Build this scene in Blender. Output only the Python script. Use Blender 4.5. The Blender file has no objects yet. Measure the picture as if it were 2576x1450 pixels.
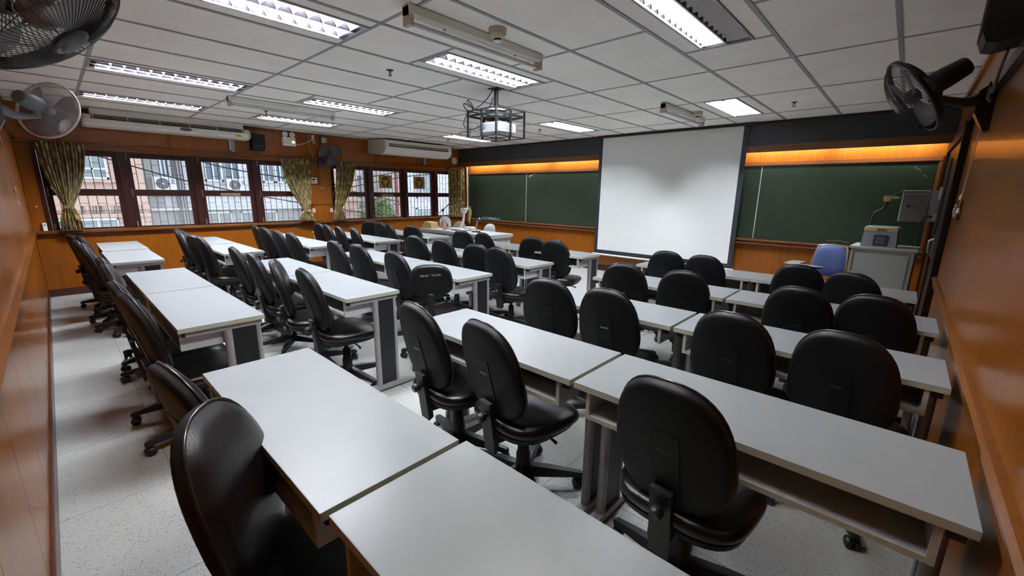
import bpy, bmesh, math, random
from mathutils import Vector, Matrix
random.seed(7)
C = bpy.context.scene.collection
PI = math.pi
XL, XR, YK, YF, ZC = -8.327, 0.272, -0.204, 7.179, 2.489   # left/right/back/front walls, ceiling

# ---------------------------------------------------------------- camera, world, exposure
cam_data = bpy.data.cameras.new('camera')
cam = bpy.data.objects.new('camera', cam_data)
C.objects.link(cam)
yaw, pit, rol = math.radians(-42.674), math.radians(-12.734), math.radians(0.755)
fw = Vector((math.sin(yaw)*math.cos(pit), math.cos(yaw)*math.cos(pit), math.sin(pit)))
rt = Vector((math.cos(yaw), -math.sin(yaw), 0))
up = rt.cross(fw)
r2 = math.cos(rol)*rt + math.sin(rol)*up
u2 = -math.sin(rol)*rt + math.cos(rol)*up
cam.matrix_world = Matrix(((r2.x, u2.x, -fw.x, 0.0), (r2.y, u2.y, -fw.y, 0.0), (r2.z, u2.z, -fw.z, 1.455), (0, 0, 0, 1)))
cam_data.sensor_fit = 'HORIZONTAL'
cam_data.sensor_width = 36.0
cam_data.lens = 1055.63/2576*36
cam_data.clip_start = 0.02
cam_data.clip_end = 300
sc = bpy.context.scene
sc.camera = cam
w = bpy.data.worlds.new('world')
sc.world = w
w.use_nodes = True
bg = w.node_tree.nodes['Background']
bg.inputs[0].default_value = (0.80, 0.89, 1.0, 1)
SKY = .55
TUBE = 212.0
COVE = 22.0
bg.inputs[1].default_value = SKY
sc.view_settings.view_transform = 'Standard'
sc.view_settings.look = 'None'
sc.view_settings.exposure = 2.0
sc.view_settings.gamma = 1.0
sc.view_settings.use_curve_mapping = False
sc.cycles.max_bounces = 8
sc.cycles.diffuse_bounces = 5
sc.cycles.glossy_bounces = 3
sc.cycles.transparent_max_bounces = 12
sc.cycles.sample_clamp_indirect = 6.0
sc.cycles.caustics_reflective = False
sc.cycles.caustics_refractive = False

# ---------------------------------------------------------------- mesh helper
class MB:
    def __init__(s):
        s.v = []; s.f = []; s.m = []; s.sm = []; s.uv = {}
        s.M = Matrix()
        s.mi = 0
        s.smooth = False
    def add(s, vs, fs, smooth=None):
        b = len(s.v)
        s.v += [tuple(s.M @ Vector(p)) for p in vs]
        for f in fs:
            s.f.append([b+i for i in f]); s.m.append(s.mi); s.sm.append(s.smooth if smooth is None else smooth)
        return b
    def box(s, x0, x1, y0, y1, z0, z1):
        s.add([(x0,y0,z0),(x1,y0,z0),(x1,y1,z0),(x0,y1,z0),(x0,y0,z1),(x1,y0,z1),(x1,y1,z1),(x0,y1,z1)],
              [(0,3,2,1),(4,5,6,7),(0,1,5,4),(1,2,6,5),(2,3,7,6),(3,0,4,7)], False)
        return s
    def bbox(s, x0, x1, y0, y1, z0, z1, b=0.004):
        """box with chamfered edges"""
        bm = bmesh.new()
        bmesh.ops.create_cube(bm, size=1)
        for v in bm.verts:
            v.co = ((x0+x1)/2+v.co.x*(x1-x0), (y0+y1)/2+v.co.y*(y1-y0), (z0+z1)/2+v.co.z*(z1-z0))
        bmesh.ops.bevel(bm, geom=bm.edges[:], offset=b, segments=2, affect='EDGES', profile=0.7)
        bm.verts.index_update()
        s.add([v.co[:] for v in bm.verts], [[v.index for v in f.verts] for f in bm.faces], False)
        bm.free()
        return s
    def prism(s, poly, a0, a1, axis='z'):
        """polygon (list of 2d) extruded along axis"""
        n = len(poly)
        def P(p, a):
            if axis == 'z': return (p[0], p[1], a)
            if axis == 'y': return (p[0], a, p[1])
            return (a, p[0], p[1])
        vs = [P(p, a0) for p in poly]+[P(p, a1) for p in poly]
        fs = [tuple(range(n))[::-1], tuple(range(n, 2*n))]+[(i, (i+1) % n, n+(i+1) % n, n+i) for i in range(n)]
        s.add(vs, fs, False)
        return s
    def tube(s, pts, r, n=6, caps=True, closed=False):
        pts = [Vector(p) for p in pts]
        rs = r if isinstance(r, (list, tuple)) else [r]*len(pts)
        N = len(pts)
        vs = []; fs = []
        prev = None
        for i, p in enumerate(pts):
            if closed: t = pts[(i+1) % N]-pts[i-1]
            else: t = pts[min(i+1, N-1)]-pts[max(i-1, 0)]
            t.normalize()
            if prev is None:
                a = Vector((0,0,1)) if abs(t.z) < .9 else Vector((1,0,0))
                x = t.cross(a).normalized()
            else:
                x = (prev-t*prev.dot(t)).normalized()
            prev = x
            y = t.cross(x)
            for k in range(n):
                a = 2*PI*k/n
                vs.append(p+(x*math.cos(a)+y*math.sin(a))*rs[i])
        R = N if closed else N-1
        for i in range(R):
            j = (i+1) % N
            for k in range(n):
                fs.append((i*n+k, i*n+(k+1) % n, j*n+(k+1) % n, j*n+k))
        s.add(vs, fs, True)
        if caps and not closed:
            s.add(vs[:n], [tuple(range(n))[::-1]], False)
            s.add(vs[-n:], [tuple(range(n))], False)
        return s
    def cyl(s, p0, p1, r0, r1=None, n=12):
        return s.tube([p0, p1], [r0, r0 if r1 is None else r1], n)
    def lathe(s, prof, n=20, smooth=True, caps=True):
        """profile of (r, z), about local z"""
        vs = []; fs = []
        for r, z in prof:
            for k in range(n):
                a = 2*PI*k/n
                vs.append((r*math.cos(a), r*math.sin(a), z))
        for i in range(len(prof)-1):
            for k in range(n):
                fs.append((i*n+k, i*n+(k+1) % n, (i+1)*n+(k+1) % n, (i+1)*n+k))
        s.add(vs, fs, smooth)
        if caps and prof[0][0] > 1e-5: s.add(vs[:n], [tuple(range(n))[::-1]], False)
        if caps and prof[-1][0] > 1e-5: s.add(vs[-n:], [tuple(range(n))], False)
        return s
    def mesh(s, name, mats):
        me = bpy.data.meshes.new(name)
        me.from_pydata(s.v, [], s.f)
        for mt in (mats if isinstance(mats, (list, tuple)) else [mats]): me.materials.append(mt)
        me.polygons.foreach_set('material_index', s.m)
        me.polygons.foreach_set('use_smooth', s.sm)
        me.update()
        return me

def obj(name, mb, mats, parent=None, loc=None, rotz=0):
    me = mb.mesh(name, mats) if isinstance(mb, MB) else mb
    o = bpy.data.objects.new(name, me)
    C.objects.link(o)
    if parent is not None: o.parent = parent
    if loc is not None: o.location = loc
    if rotz: o.rotation_euler = (0, 0, rotz)
    return o
def tag(o, label=None, cat=None, group=None, kind=None):
    if label: o['label'] = label
    if cat: o['category'] = cat
    if group: o['group'] = group
    if kind: o['kind'] = kind
    return o
def thing(name, label, cat, loc=(0,0,0), rotz=0, group=None):
    o = bpy.data.objects.new(name, None)
    C.objects.link(o)
    o.empty_display_size = .1
    o.location = loc
    o.rotation_euler = (0, 0, rotz)
    return tag(o, label, cat, group)
def struct(name, mb, mats):
    return tag(obj(name, mb, mats), kind='structure')
def copy_tree(o, parent=None):
    c = o.copy(); C.objects.link(c)
    if parent is not None: c.parent = parent
    for ch in kids.get(o.name, []): copy_tree(ch, c)
    return c
kids = {}
def index_kids(o):
    kids[o.name] = list(o.children)
    for ch in o.children: index_kids(ch)
def B(x0, x1, y0, y1, z0, z1, bevel=0):
    m = MB()
    return m.bbox(x0, x1, y0, y1, z0, z1, bevel) if bevel else m.box(x0, x1, y0, y1, z0, z1)
def spline(pts, k=6):
    P = [Vector(p) for p in pts]
    P = [2*P[0]-P[1]]+P+[2*P[-1]-P[-2]]
    out = []
    for i in range(1, len(P)-2):
        for j in range(k):
            t = j/k
            a, b, c, d = P[i-1:i+3]
            out.append(.5*((2*b)+(c-a)*t+(2*a-5*b+4*c-d)*t*t+(3*b-a-3*c+d)*t**3))
    out.append(P[-2])
    return out
def text_mesh(name, body, size, mat, parent=None, mtx=None, extrude=0.0004):
    cu = bpy.data.curves.new(name, 'FONT')
    cu.body = body; cu.size = size; cu.extrude = extrude
    cu.align_x = 'CENTER'; cu.align_y = 'CENTER'; cu.resolution_u = 2
    t = bpy.data.objects.new(name, cu)
    C.objects.link(t)
    bpy.context.view_layer.update()
    me = bpy.data.meshes.new_from_object(t.evaluated_get(bpy.context.evaluated_depsgraph_get()))
    bpy.data.objects.remove(t)
    me.materials.clear(); me.materials.append(mat)
    o = bpy.data.objects.new(name, me)
    C.objects.link(o)
    if parent is not None: o.parent = parent
    if mtx is not None: o.matrix_local = mtx
    return o

# ---------------------------------------------------------------- materials
def new_mat(name):
    m = bpy.data.materials.new(name); m.use_nodes = True
    nt = m.node_tree
    return m, nt, nt.nodes['Principled BSDF']
def mat(name, col, rough=.5, metal=0, noise=0, nscale=30, bump=0, bscale=200, coat=0, spec=None):
    m, nt, b = new_mat(name)
    b.inputs['Base Color'].default_value = (*col, 1)
    b.inputs['Roughness'].default_value = rough
    b.inputs['Metallic'].default_value = metal
    if spec is not None: b.inputs['Specular IOR Level'].default_value = spec
    if coat:
        b.inputs['Coat Weight'].default_value = coat
        b.inputs['Coat Roughness'].default_value = .12
    tc = nt.nodes.new('ShaderNodeTexCoord')
    if noise:
        n = nt.nodes.new('ShaderNodeTexNoise'); n.inputs['Scale'].default_value = nscale; n.inputs['Detail'].default_value = 4
        nt.links.new(tc.outputs['Object'], n.inputs['Vector'])
        r = nt.nodes.new('ShaderNodeValToRGB')
        r.color_ramp.elements[0].position = .3; r.color_ramp.elements[1].position = .7
        r.color_ramp.elements[0].color = (*[c*(1-noise) for c in col], 1)
        r.color_ramp.elements[1].color = (*[min(1, c*(1+noise)) for c in col], 1)
        nt.links.new(n.outputs[0], r.inputs[0]); nt.links.new(r.outputs[0], b.inputs['Base Color'])
    if bump:
        n2 = nt.nodes.new('ShaderNodeTexNoise'); n2.inputs['Scale'].default_value = bscale
        nt.links.new(tc.outputs['Object'], n2.inputs['Vector'])
        bp = nt.nodes.new('ShaderNodeBump'); bp.inputs['Strength'].default_value = bump; bp.inputs['Distance'].default_value = .002
        nt.links.new(n2.outputs[0], bp.inputs['Height']); nt.links.new(bp.outputs[0], b.inputs['Normal'])
    return m
def wood(name, dark, light, rough=.3, stretch=(14, 14, .7), coat=.3):
    """varnished plywood, grain running along z (world coordinates)"""
    m, nt, b = new_mat(name)
    g = nt.nodes.new('ShaderNodeNewGeometry')
    mp = nt.nodes.new('ShaderNodeMapping'); mp.inputs['Scale'].default_value = stretch
    nt.links.new(g.outputs['Position'], mp.inputs['Vector'])
    n = nt.nodes.new('ShaderNodeTexNoise'); n.inputs['Scale'].default_value = 3; n.inputs['Detail'].default_value = 6; n.inputs['Roughness'].default_value = .65
    nt.links.new(mp.outputs[0], n.inputs['Vector'])
    n2 = nt.nodes.new('ShaderNodeTexNoise'); n2.inputs['Scale'].default_value = 1.3
    nt.links.new(g.outputs['Position'], n2.inputs['Vector'])
    mx = nt.nodes.new('ShaderNodeMath'); mx.operation = 'MULTIPLY_ADD'; mx.inputs[1].default_value = .6
    ad = nt.nodes.new('ShaderNodeMath'); ad.operation = 'MULTIPLY'; ad.inputs[1].default_value = .4
    nt.links.new(n2.outputs[0], ad.inputs[0]); nt.links.new(n.outputs[0], mx.inputs[0]); nt.links.new(ad.outputs[0], mx.inputs[2])
    r = nt.nodes.new('ShaderNodeValToRGB')
    r.color_ramp.elements[0].position = .3; r.color_ramp.elements[1].position = .72
    r.color_ramp.elements[0].color = (*dark, 1); r.color_ramp.elements[1].color = (*light, 1)
    nt.links.new(mx.outputs[0], r.inputs[0]); nt.links.new(r.outputs[0], b.inputs['Base Color'])
    b.inputs['Roughness'].default_value = rough
    b.inputs['Specular IOR Level'].default_value = .2
    b.inputs['Coat Weight'].default_value = coat; b.inputs['Coat Roughness'].default_value = .13
    bp = nt.nodes.new('ShaderNodeBump'); bp.inputs['Strength'].default_value = .08; bp.inputs['Distance'].default_value = .002
    nt.links.new(n.outputs[0], bp.inputs['Height']); nt.links.new(bp.outputs[0], b.inputs['Normal'])
    return m
def emit(name, col, s):
    m, nt, b = new_mat(name)
    b.inputs['Base Color'].default_value = (.8, .8, .8, 1)
    b.inputs['Emission Color'].default_value = (*col, 1); b.inputs['Emission Strength'].default_value = s
    return m
def thin(name, col=(1, 1, 1), alpha=.1, rough=.03):
    """thin clear sheet: mostly transparent with a glossy film"""
    m, nt, b = new_mat(name)
    b.inputs['Base Color'].default_value = (*col, 1); b.inputs['Roughness'].default_value = rough
    t = nt.nodes.new('ShaderNodeBsdfTransparent'); t.inputs[0].default_value = (*col, 1)
    mix = nt.nodes.new('ShaderNodeMixShader'); mix.inputs[0].default_value = alpha
    nt.links.new(t.outputs[0], mix.inputs[1]); nt.links.new(b.outputs[0], mix.inputs[2])
    nt.links.new(mix.outputs[0], nt.nodes['Material Output'].inputs[0])
    return m

WOOD = wood('varnished_plywood', (.185, .050, .0045), (.315, .096, .0085))
WOOD_TRIM = wood('varnished_trim', (.11, .034, .006), (.21, .068, .010), rough=.28)
WOOD_DARK = wood('dark_red_wood', (.020, .006, .005), (.042, .012, .008), rough=.35, coat=.25)
SKIRT = wood('skirting', (.045, .014, .008), (.075, .022, .012), rough=.4)
JOINT = mat('joint_wood', (.30, .15, .05), .5)
MAROON = wood('window_wood', (.018, .0042, .004), (.040, .009, .0075), rough=.4, coat=.15)
WHITE_LAM = mat('white_laminate', (.255, .269, .282), .34, noise=.025, nscale=6)
CREAM_EDGE = mat('cream_edge_band', (.47, .475, .40), .45)
BOX_LAM = mat('shelf_laminate', (.50, .53, .57), .5, noise=.03)
STEEL = mat('grey_painted_steel', (.34, .33, .345), .4, .1, noise=.06)
BLACK_PANEL = mat('black_panel', (.006, .0065, .009), .5)
BLACK = mat('black_plastic', (.006, .006, .0075), .5, bump=.12, bscale=700)
BLACK_STEEL = mat('black_steel', (.012, .012, .014), .4, .2)
SHELL = mat('chair_shell_plastic', (.0038, .0038, .0048), .52, bump=.25, bscale=900, spec=.25)
LEATHER = mat('dark_leather', (.0055, .0030, .0032), .30, noise=.25, nscale=12, bump=.3, bscale=420)
PIPING = mat('leather_piping', (.016, .010, .011), .28)
WHITE_PL = mat('white_plastic', (.82, .82, .79), .4, noise=.03)
CREAM_PL = mat('cream_plastic', (.62, .58, .45), .45, noise=.05)
BEIGE = mat('beige_plastic', (.50, .44, .36), .5, noise=.05)
OFFWHITE = mat('off_white_enamel', (.78, .78, .72), .35, noise=.05, nscale=4)
GREY_PL = mat('grey_plastic', (.27, .28, .31), .5, noise=.08)
CHROME = mat('chrome', (.7, .7, .72), .18, 1)
ALU = mat('louvre_white', (.72, .75, .80), .4)
REFL = mat('mirror_reflector', (.74, .73, .78), .22, 1)
REFL_LOW = mat('darkened_reflector', (.10, .085, .10), .2, 1)  # dark reflections of the room put into the lower mirror's colour
PANEL = mat('ceiling_board', (.90, .89, .845), .85, noise=.035, nscale=3, bump=.15, bscale=300)
TBAR = mat('ceiling_tee', (.33, .335, .34), .6, noise=.08)
DARKGREY = mat('charcoal_paint', (.022, .023, .026), .6, noise=.1, nscale=3)
GLASS = thin('window_glass', (1, 1, 1), .06)
CLEAR = thin('clear_wrap', (.9, .93, 1), .07, .06)
CORD = mat('white_cord', (.62, .57, .50), .6)
BRICKP = mat('pink_render', (.60, .42, .35), .8, noise=.08, nscale=1.2)
TUBE_ON = emit('lit_tube', (.88, .94, 1.0), TUBE)
COVE_ON = emit('lit_cove_tube', (.90, .97, 1.0), COVE)
TUBE_DIM = emit('fill_tube', (.95, .95, .9), TUBE*.42)  # dimmed tubes of the added fill light over the camera
TUBE_OFF = mat('unlit_tube', (.62, .63, .62), .25)

def board_mat():
    m, nt, b = new_mat('green_chalkboard')
    g = nt.nodes.new('ShaderNodeNewGeometry')
    n = nt.nodes.new('ShaderNodeTexNoise'); n.inputs['Scale'].default_value = 1.6; n.inputs['Detail'].default_value = 8; n.inputs['Roughness'].default_value = .7
    nt.links.new(g.outputs['Position'], n.inputs['Vector'])
    r = nt.nodes.new('ShaderNodeValToRGB')
    r.color_ramp.elements[0].position = .35; r.color_ramp.elements[1].position = .75
    r.color_ramp.elements[0].color = (.013, .024, .0115, 1); r.color_ramp.elements[1].color = (.019, .033, .0165, 1)
    nt.links.new(n.outputs[0], r.inputs[0]); nt.links.new(r.outputs[0], b.inputs['Base Color'])
    b.inputs['Roughness'].default_value = .42
    b.inputs['Specular IOR Level'].default_value = .4
    return m
CHALKBOARD = board_mat()
CHALK = mat('chalk_dust', (.42, .46, .41), .9)
CHALK_FAINT = mat('faint_chalk', (.10, .13, .10), .9)

def terrazzo():
    m, nt, b = new_mat('terrazzo')
    g = nt.nodes.new('ShaderNodeNewGeometry')
    base = (.385, .385, .37)
    def specks(scale, lo, hi, dist):
        mp = nt.nodes.new('ShaderNodeMapping'); mp.inputs['Scale'].default_value = (scale, scale*1.0, scale)
        nz = nt.nodes.new('ShaderNodeTexNoise'); nz.inputs['Scale'].default_value = 40
        nt.links.new(g.outputs['Position'], nz.inputs['Vector'])
        ad = nt.nodes.new('ShaderNodeVectorMath'); ad.operation = 'SCALE'; ad.inputs['Scale'].default_value = dist
        nt.links.new(nz.outputs['Color'], ad.inputs[0])
        sm = nt.nodes.new('ShaderNodeVectorMath'); sm.operation = 'ADD'
        nt.links.new(g.outputs['Position'], sm.inputs[0]); nt.links.new(ad.outputs[0], sm.inputs[1])
        nt.links.new(sm.outputs[0], mp.inputs['Vector'])
        v = nt.nodes.new('ShaderNodeTexVoronoi'); v.inputs['Scale'].default_value = 1
        nt.links.new(mp.outputs[0], v.inputs['Vector'])
        # a speck only in some of the cells
        sep = nt.nodes.new('ShaderNodeSeparateColor'); nt.links.new(v.outputs['Color'], sep.inputs[0])
        thr = nt.nodes.new('ShaderNodeMapRange'); thr.inputs[1].default_value = .35; thr.inputs[2].default_value = 1; thr.inputs[3].default_value = 0; thr.inputs[4].default_value = hi
        nt.links.new(sep.outputs[0], thr.inputs[0])
        lt = nt.nodes.new('ShaderNodeMath'); lt.operation = 'LESS_THAN'
        nt.links.new(v.outputs['Distance'], lt.inputs[0]); nt.links.new(thr.outputs[0], lt.inputs[1])
        return lt.outputs[0]
    s1 = specks(135, .3, .40, .008)
    s2 = specks(210, .3, .34, .006)
    n = nt.nodes.new('ShaderNodeTexNoise'); n.inputs['Scale'].default_value = 2.2; n.inputs['Detail'].default_value = 5
    nt.links.new(g.outputs['Position'], n.inputs['Vector'])
    r = nt.nodes.new('ShaderNodeValToRGB')
    r.color_ramp.elements[0].position = .3; r.color_ramp.elements[1].position = .7
    r.color_ramp.elements[0].color = (*[c*.88 for c in base], 1); r.color_ramp.elements[1].color = (*base, 1)
    nt.links.new(n.outputs[0], r.inputs[0])
    m1 = nt.nodes.new('ShaderNodeMix'); m1.data_type = 'RGBA'
    m1.inputs[7].default_value = (.13, .13, .125, 1)
    nt.links.new(s1, m1.inputs[0]); nt.links.new(r.outputs[0], m1.inputs[6])
    m2 = nt.nodes.new('ShaderNodeMix'); m2.data_type = 'RGBA'
    m2.inputs[7].default_value = (.26, .26, .25, 1)
    nt.links.new(s2, m2.inputs[0]); nt.links.new(m1.outputs[2], m2.inputs[6])
    nt.links.new(m2.outputs[2], b.inputs['Base Color'])
    b.inputs['Roughness'].default_value = .42
    return m
TERRAZZO = terrazzo()

def curtain_mat():
    m, nt, b = new_mat('spotted_curtain_cloth')
    uv = nt.nodes.new('ShaderNodeUVMap')
    v = nt.nodes.new('ShaderNodeTexVoronoi'); v.inputs['Scale'].default_value = 8; v.inputs['Randomness'].default_value = .3
    mp = nt.nodes.new('ShaderNodeMapping'); mp.inputs['Rotation'].default_value = (0, 0, .785)
    nt.links.new(uv.outputs[0], mp.inputs['Vector']); nt.links.new(mp.outputs[0], v.inputs['Vector'])
    lt = nt.nodes.new('ShaderNodeMath'); lt.operation = 'LESS_THAN'; lt.inputs[1].default_value = .37
    nt.links.new(v.outputs['Distance'], lt.inputs[0])
    mx = nt.nodes.new('ShaderNodeMix'); mx.data_type = 'RGBA'
    mx.inputs[6].default_value = (.15, .102, .022, 1); mx.inputs[7].default_value = (.40, .285, .075, 1)
    nt.links.new(lt.outputs[0], mx.inputs[0]); nt.links.new(mx.outputs[2], b.inputs['Base Color'])
    b.inputs['Roughness'].default_value = .8
    b.inputs['Sheen Weight'].default_value = .3
    return m
CURTAIN = curtain_mat()

# ================================================================ ROOM SHELL
# ---- floor of terrazzo tiles
floor = struct('floor', B(XL-.2, XR+.15, YK-.15, YF+.15, -.08, -.012), mat('grout', (.10, .10, .098), .9))
TS = .70
tile_x = [-1.843+TS*i for i in range(-10, 5)]
tile_y = [1.624+TS*i for i in range(-4, 10)]
for i in range(len(tile_x)-1):
    for j in range(len(tile_y)-1):
        x0, x1 = max(tile_x[i], XL), min(tile_x[i+1], XR)
        y0, y1 = max(tile_y[j], YK), min(tile_y[j+1], YF)
        if x1-x0 < .02 or y1-y0 < .02: continue
        obj('floor_tile', B(x0+.0012, x1-.0012, y0+.0012, y1-.0012, -.012, 0), TERRAZZO, floor)

# ---- ceiling: boards on exposed tees
ceil = struct('ceiling', B(XL-.2, XR+.15, YK-.15, YF+.15, 2.66, 2.74), mat('slab', (.2, .2, .2), .9))
gx, gy = -3.213, 1.588
cols = sorted([x for x in [gx+.6*i for i in range(-9, 7)] if XL < x < XR]+[XL, XR])
rows = [YK, .388, 1.588, 2.788, 3.988, 5.188, 6.388, YF]
# louvred lights: opening centre x, y range; the last is an added, unseen fill light
LIGHTS = [(-2.905, .40, 1.575), (-2.90, 2.205, 3.375), (-1.105, 2.205, 3.375), (-5.28, .40, 1.575), (-6.995, .40, 1.575),
          (-5.36, 2.205, 3.375), (-7.03, 2.205, 3.375), (-4.125, 5.20, 6.375), (-6.485, 5.20, 6.375), (-1.71, 5.20, 6.375), (-1.105, .40, 1.575)]
HW = .165
def board(x0, x1, y0, y1):
    if x1-x0 > .015 and y1-y0 > .015:
        obj('ceiling_board', B(x0+.004, x1-.004, y0+.004, y1-.004, ZC, ZC+.012), PANEL, ceil)
for i in range(len(cols)-1):
    x0, x1 = cols[i], cols[i+1]
    mine = [l for l in LIGHTS if x0 < l[0] < x1]
    ys = list(rows)
    for lx, a, b in mine:
        if a > 2 and a < 3:
            ys = sorted([y for y in ys if not (abs(y-2.788) < .01)]+[2.188, 3.388])
    for j in range(len(ys)-1):
        y0, y1 = ys[j], ys[j+1]
        l = [q for q in mine if y0 < (q[1]+q[2])/2 < y1]
        if l:
            board(x0, l[0][0]-HW-.008, y0, y1); board(l[0][0]+HW+.008, x1, y0, y1)
        else: board(x0, x1, y0, y1)
        if j and x1-x0 > .02:
            obj('ceiling_tee', B(x0, x1, y0-.011, y0+.011, ZC-.004, ZC+.002), TBAR, ceil)
for x in cols[1:-1]:
    obj('ceiling_tee', B(x-.013, x+.013, YK, YF, ZC-.006, ZC+.002), TBAR, ceil)

# ---- panel helper
def panel_run(wall, a0, a1, z0, z1, step, face, first=None, m=WOOD, th=.012, gap=.0022):
    """boards side by side along the wall; face(a0,a1,z0,z1) -> box args"""
    e = [a0]
    x = first if first is not None else a0+step
    while x < a1-.03:
        if x > a0+.03: e.append(x)
        x += step
    e.append(a1)
    for p, q in zip(e, e[1:]):
        obj('wood_panel', B(*face(p+gap, q-gap, z0, z1)), m, wall)

# ---- wall_left : the window wall
G1, G2 = (-.075, 3.345), (3.795, 7.115)
mb = MB()
mb.box(XL-.20, XL-.012, YK-.15, YF+.15, -.08, .862)
mb.box(XL-.20, XL-.012, YK-.15, YF+.15, 1.95, 2.66)
mb.box(XL-.20, XL-.012, YK-.15, G1[0], .862, 1.95)
mb.box(XL-.20, XL-.012, G1[1], G2[0], .862, 1.95)
mb.box(XL-.20, XL-.012, G2[1], YF+.15, .862, 1.95)
wl = struct('wall_left', mb, JOINT)
fl = lambda a, b, z0, z1: (XL-.012, XL, a, b, z0, z1)
panel_run(wl, YK, YF, .002, .845, .9, fl, 1.1)
panel_run(wl, YK, G1[0], .89, 1.95, .6, fl)
panel_run(wl, G1[1], G2[0], .89, 1.19, .6, fl)
panel_run(wl, G1[1], G2[0], 1.55, 1.95, .6, fl)
panel_run(wl, G2[1], YF, .89, 1.95, .6, fl)
panel_run(wl, YK, YF, 2.04, 2.489, 1.16, fl, 1.365)
obj('access_hatch', B(XL-.012, XL+.012, G1[1]+.02, G2[0]-.02, 1.195, 1.545, .004), WOOD, wl)
for y in (.2, 1.365, 2.525, 3.64, 4.77, 5.95):
    obj('batten', B(XL, XL+.012, y-.025, y+.025, 2.04, 2.485, .003), WOOD_TRIM, wl)
mb = MB().bbox(XL-.10, XL+.055, YK, YF, .848, .888, .008)
mb.bbox(XL, XL+.025, YK, YF, .81, .848, .006)
struct('trim_1', mb, WOOD_TRIM)
mb = MB().bbox(XL-.03, XL+.03, YK, YF, 1.952, 2.035, .006)
mb.bbox(XL, XL+.045, YK, YF, 2.012, 2.035, .006)
struct('trim_2', mb, WOOD_TRIM)
struct('baseboard_left', B(XL, XL+.018, YK, YF, 0, .10, .004), SKIRT)

# ---- windows
pane_l = [.04, .882, 1.73, 2.57, 3.862, 4.705, 5.55, 6.39]
PW = .645
ZP = [(.908, 1.346), (1.438, 1.88)]
IRON = mat('window_iron', (.012, .012, .014), .6)
HANDLE = mat('dull_brass', (.16, .14, .10), .5, .6)
for n, y0 in enumerate(pane_l):
    y1 = y0+PW
    grp = G1 if n < 4 else G2
    a = grp[0] if n % 4 == 0 else (pane_l[n-1]+PW+y0)/2
    b = grp[1] if n % 4 == 3 else (y1+pane_l[n+1])/2
    mb = MB()                                            # lining: posts, head and sill piece
    pl = y0-.068-a; pr = b-(y1+.068)
    mb.box(XL-.12, XL+.004, a, a+pl, .888, 1.952)
    mb.box(XL-.12, XL+.004, b-pr, b, .888, 1.952)
    mb.box(XL-.12, XL-.004, a+pl, b-pr, 1.945, 1.952)
    wn = struct('window_%d' % (n+1), mb, WOOD_DARK)
    mb = MB()
    X0, X1 = XL-.075, XL-.03
    s0, s1 = y0-.066, y1+.066
    mb.bbox(X0, X1, s0, y0, .889, 1.944, .004); mb.bbox(X0, X1, y1, s1, .889, 1.944, .004)
    mb.bbox(X0, X1, y0, y1, .889, ZP[0][0], .003); mb.bbox(X0, X1, y0, y1, ZP[0][1], ZP[1][0], .004); mb.bbox(X0, X1, y0, y1, ZP[1][1], 1.944, .003)
    obj('sash', mb, MAROON, wn)
    for z0, z1 in ZP:
        obj('glass_pane', B(XL-.056, XL-.052, y0-.004, y1+.004, z0-.004, z1+.004), GLASS, wn)
    mb = MB()
    gxx = XL-.15
    k = 0; y = s0+.03
    while y < s1:
        mb.box(gxx-.004, gxx+.004, y-.004, y+.004, .80, 1.98)
        for z in ([.955, 1.24, 1.53, 1.80] if k % 2 else [1.10, 1.40, 1.665, 1.90]):
            mb.box(gxx-.003, gxx+.003, y, min(y+.092, s1+.03), z-.003, z+.003)
        y += .092; k += 1
    mb.box(gxx-.005, gxx+.005, a, b, .79, .80); mb.box(gxx-.005, gxx+.005, a, b, 1.98, 1.99)
    obj('security_grille', mb, IRON, wn)
    mb = MB()
    mb.box(XL-.03, XL-.022, y0-.052, y0-.030, 1.33, 1.45)
    mb.tube([(XL-.022, y0-.041, 1.345), (XL+.008, y0-.041, 1.36), (XL+.008, y0-.041, 1.42), (XL-.022, y0-.041, 1.435)], .006, 5)
    obj('casement_handle', mb, HANDLE, wn)
    for z in (.90, 1.86):
        obj('bolt', MB().box(XL-.03, XL-.014, y0-.052, y0-.032, z, z+.08), HANDLE, wn)

# ---- wall_right
mb = MB().box(XR+.012, XR+.20, YK-.15, YF+.15, -.08, 2.66)
wr = struct('wall_right', mb, JOINT)
fr = lambda a, b, z0, z1: (XR, XR+.012, a, b, z0, z1)
D0, D1 = 4.95, 7.02
panel_run(wr, YK, D0, .002, .745, 1.2, fr, .95)
panel_run(wr, YK, D0, .81, 2.05, 1.2, fr, .95, gap=.0008)
panel_run(wr, YK, YF, 2.12, 2.489, 1.2, fr, .95)
panel_run(wr, D1, YF, .002, 2.05, .6, fr)
struct('baseboard_right', B(XR-.015, XR, YK, D0, 0, .09, .004), SKIRT)
mb = MB()
mb.prism([(XR, .742), (XR-.012, .742), (XR-.020, .752), (XR-.020, .790), (XR-.030, .798), (XR-.030, .810), (XR-.018, .818), (XR, .822)], YK, D0, 'y')
struct('trim_3', mb, WOOD_TRIM)
mb = MB().bbox(XR-.03, XR, YK, YF, 2.05, 2.12, .006)
struct('trim_4', mb, WOOD_DARK)
struct('trim_5', B(XR-.025, XR, YK, YF, 2.43, 2.485, .006), WOOD_TRIM)
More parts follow.
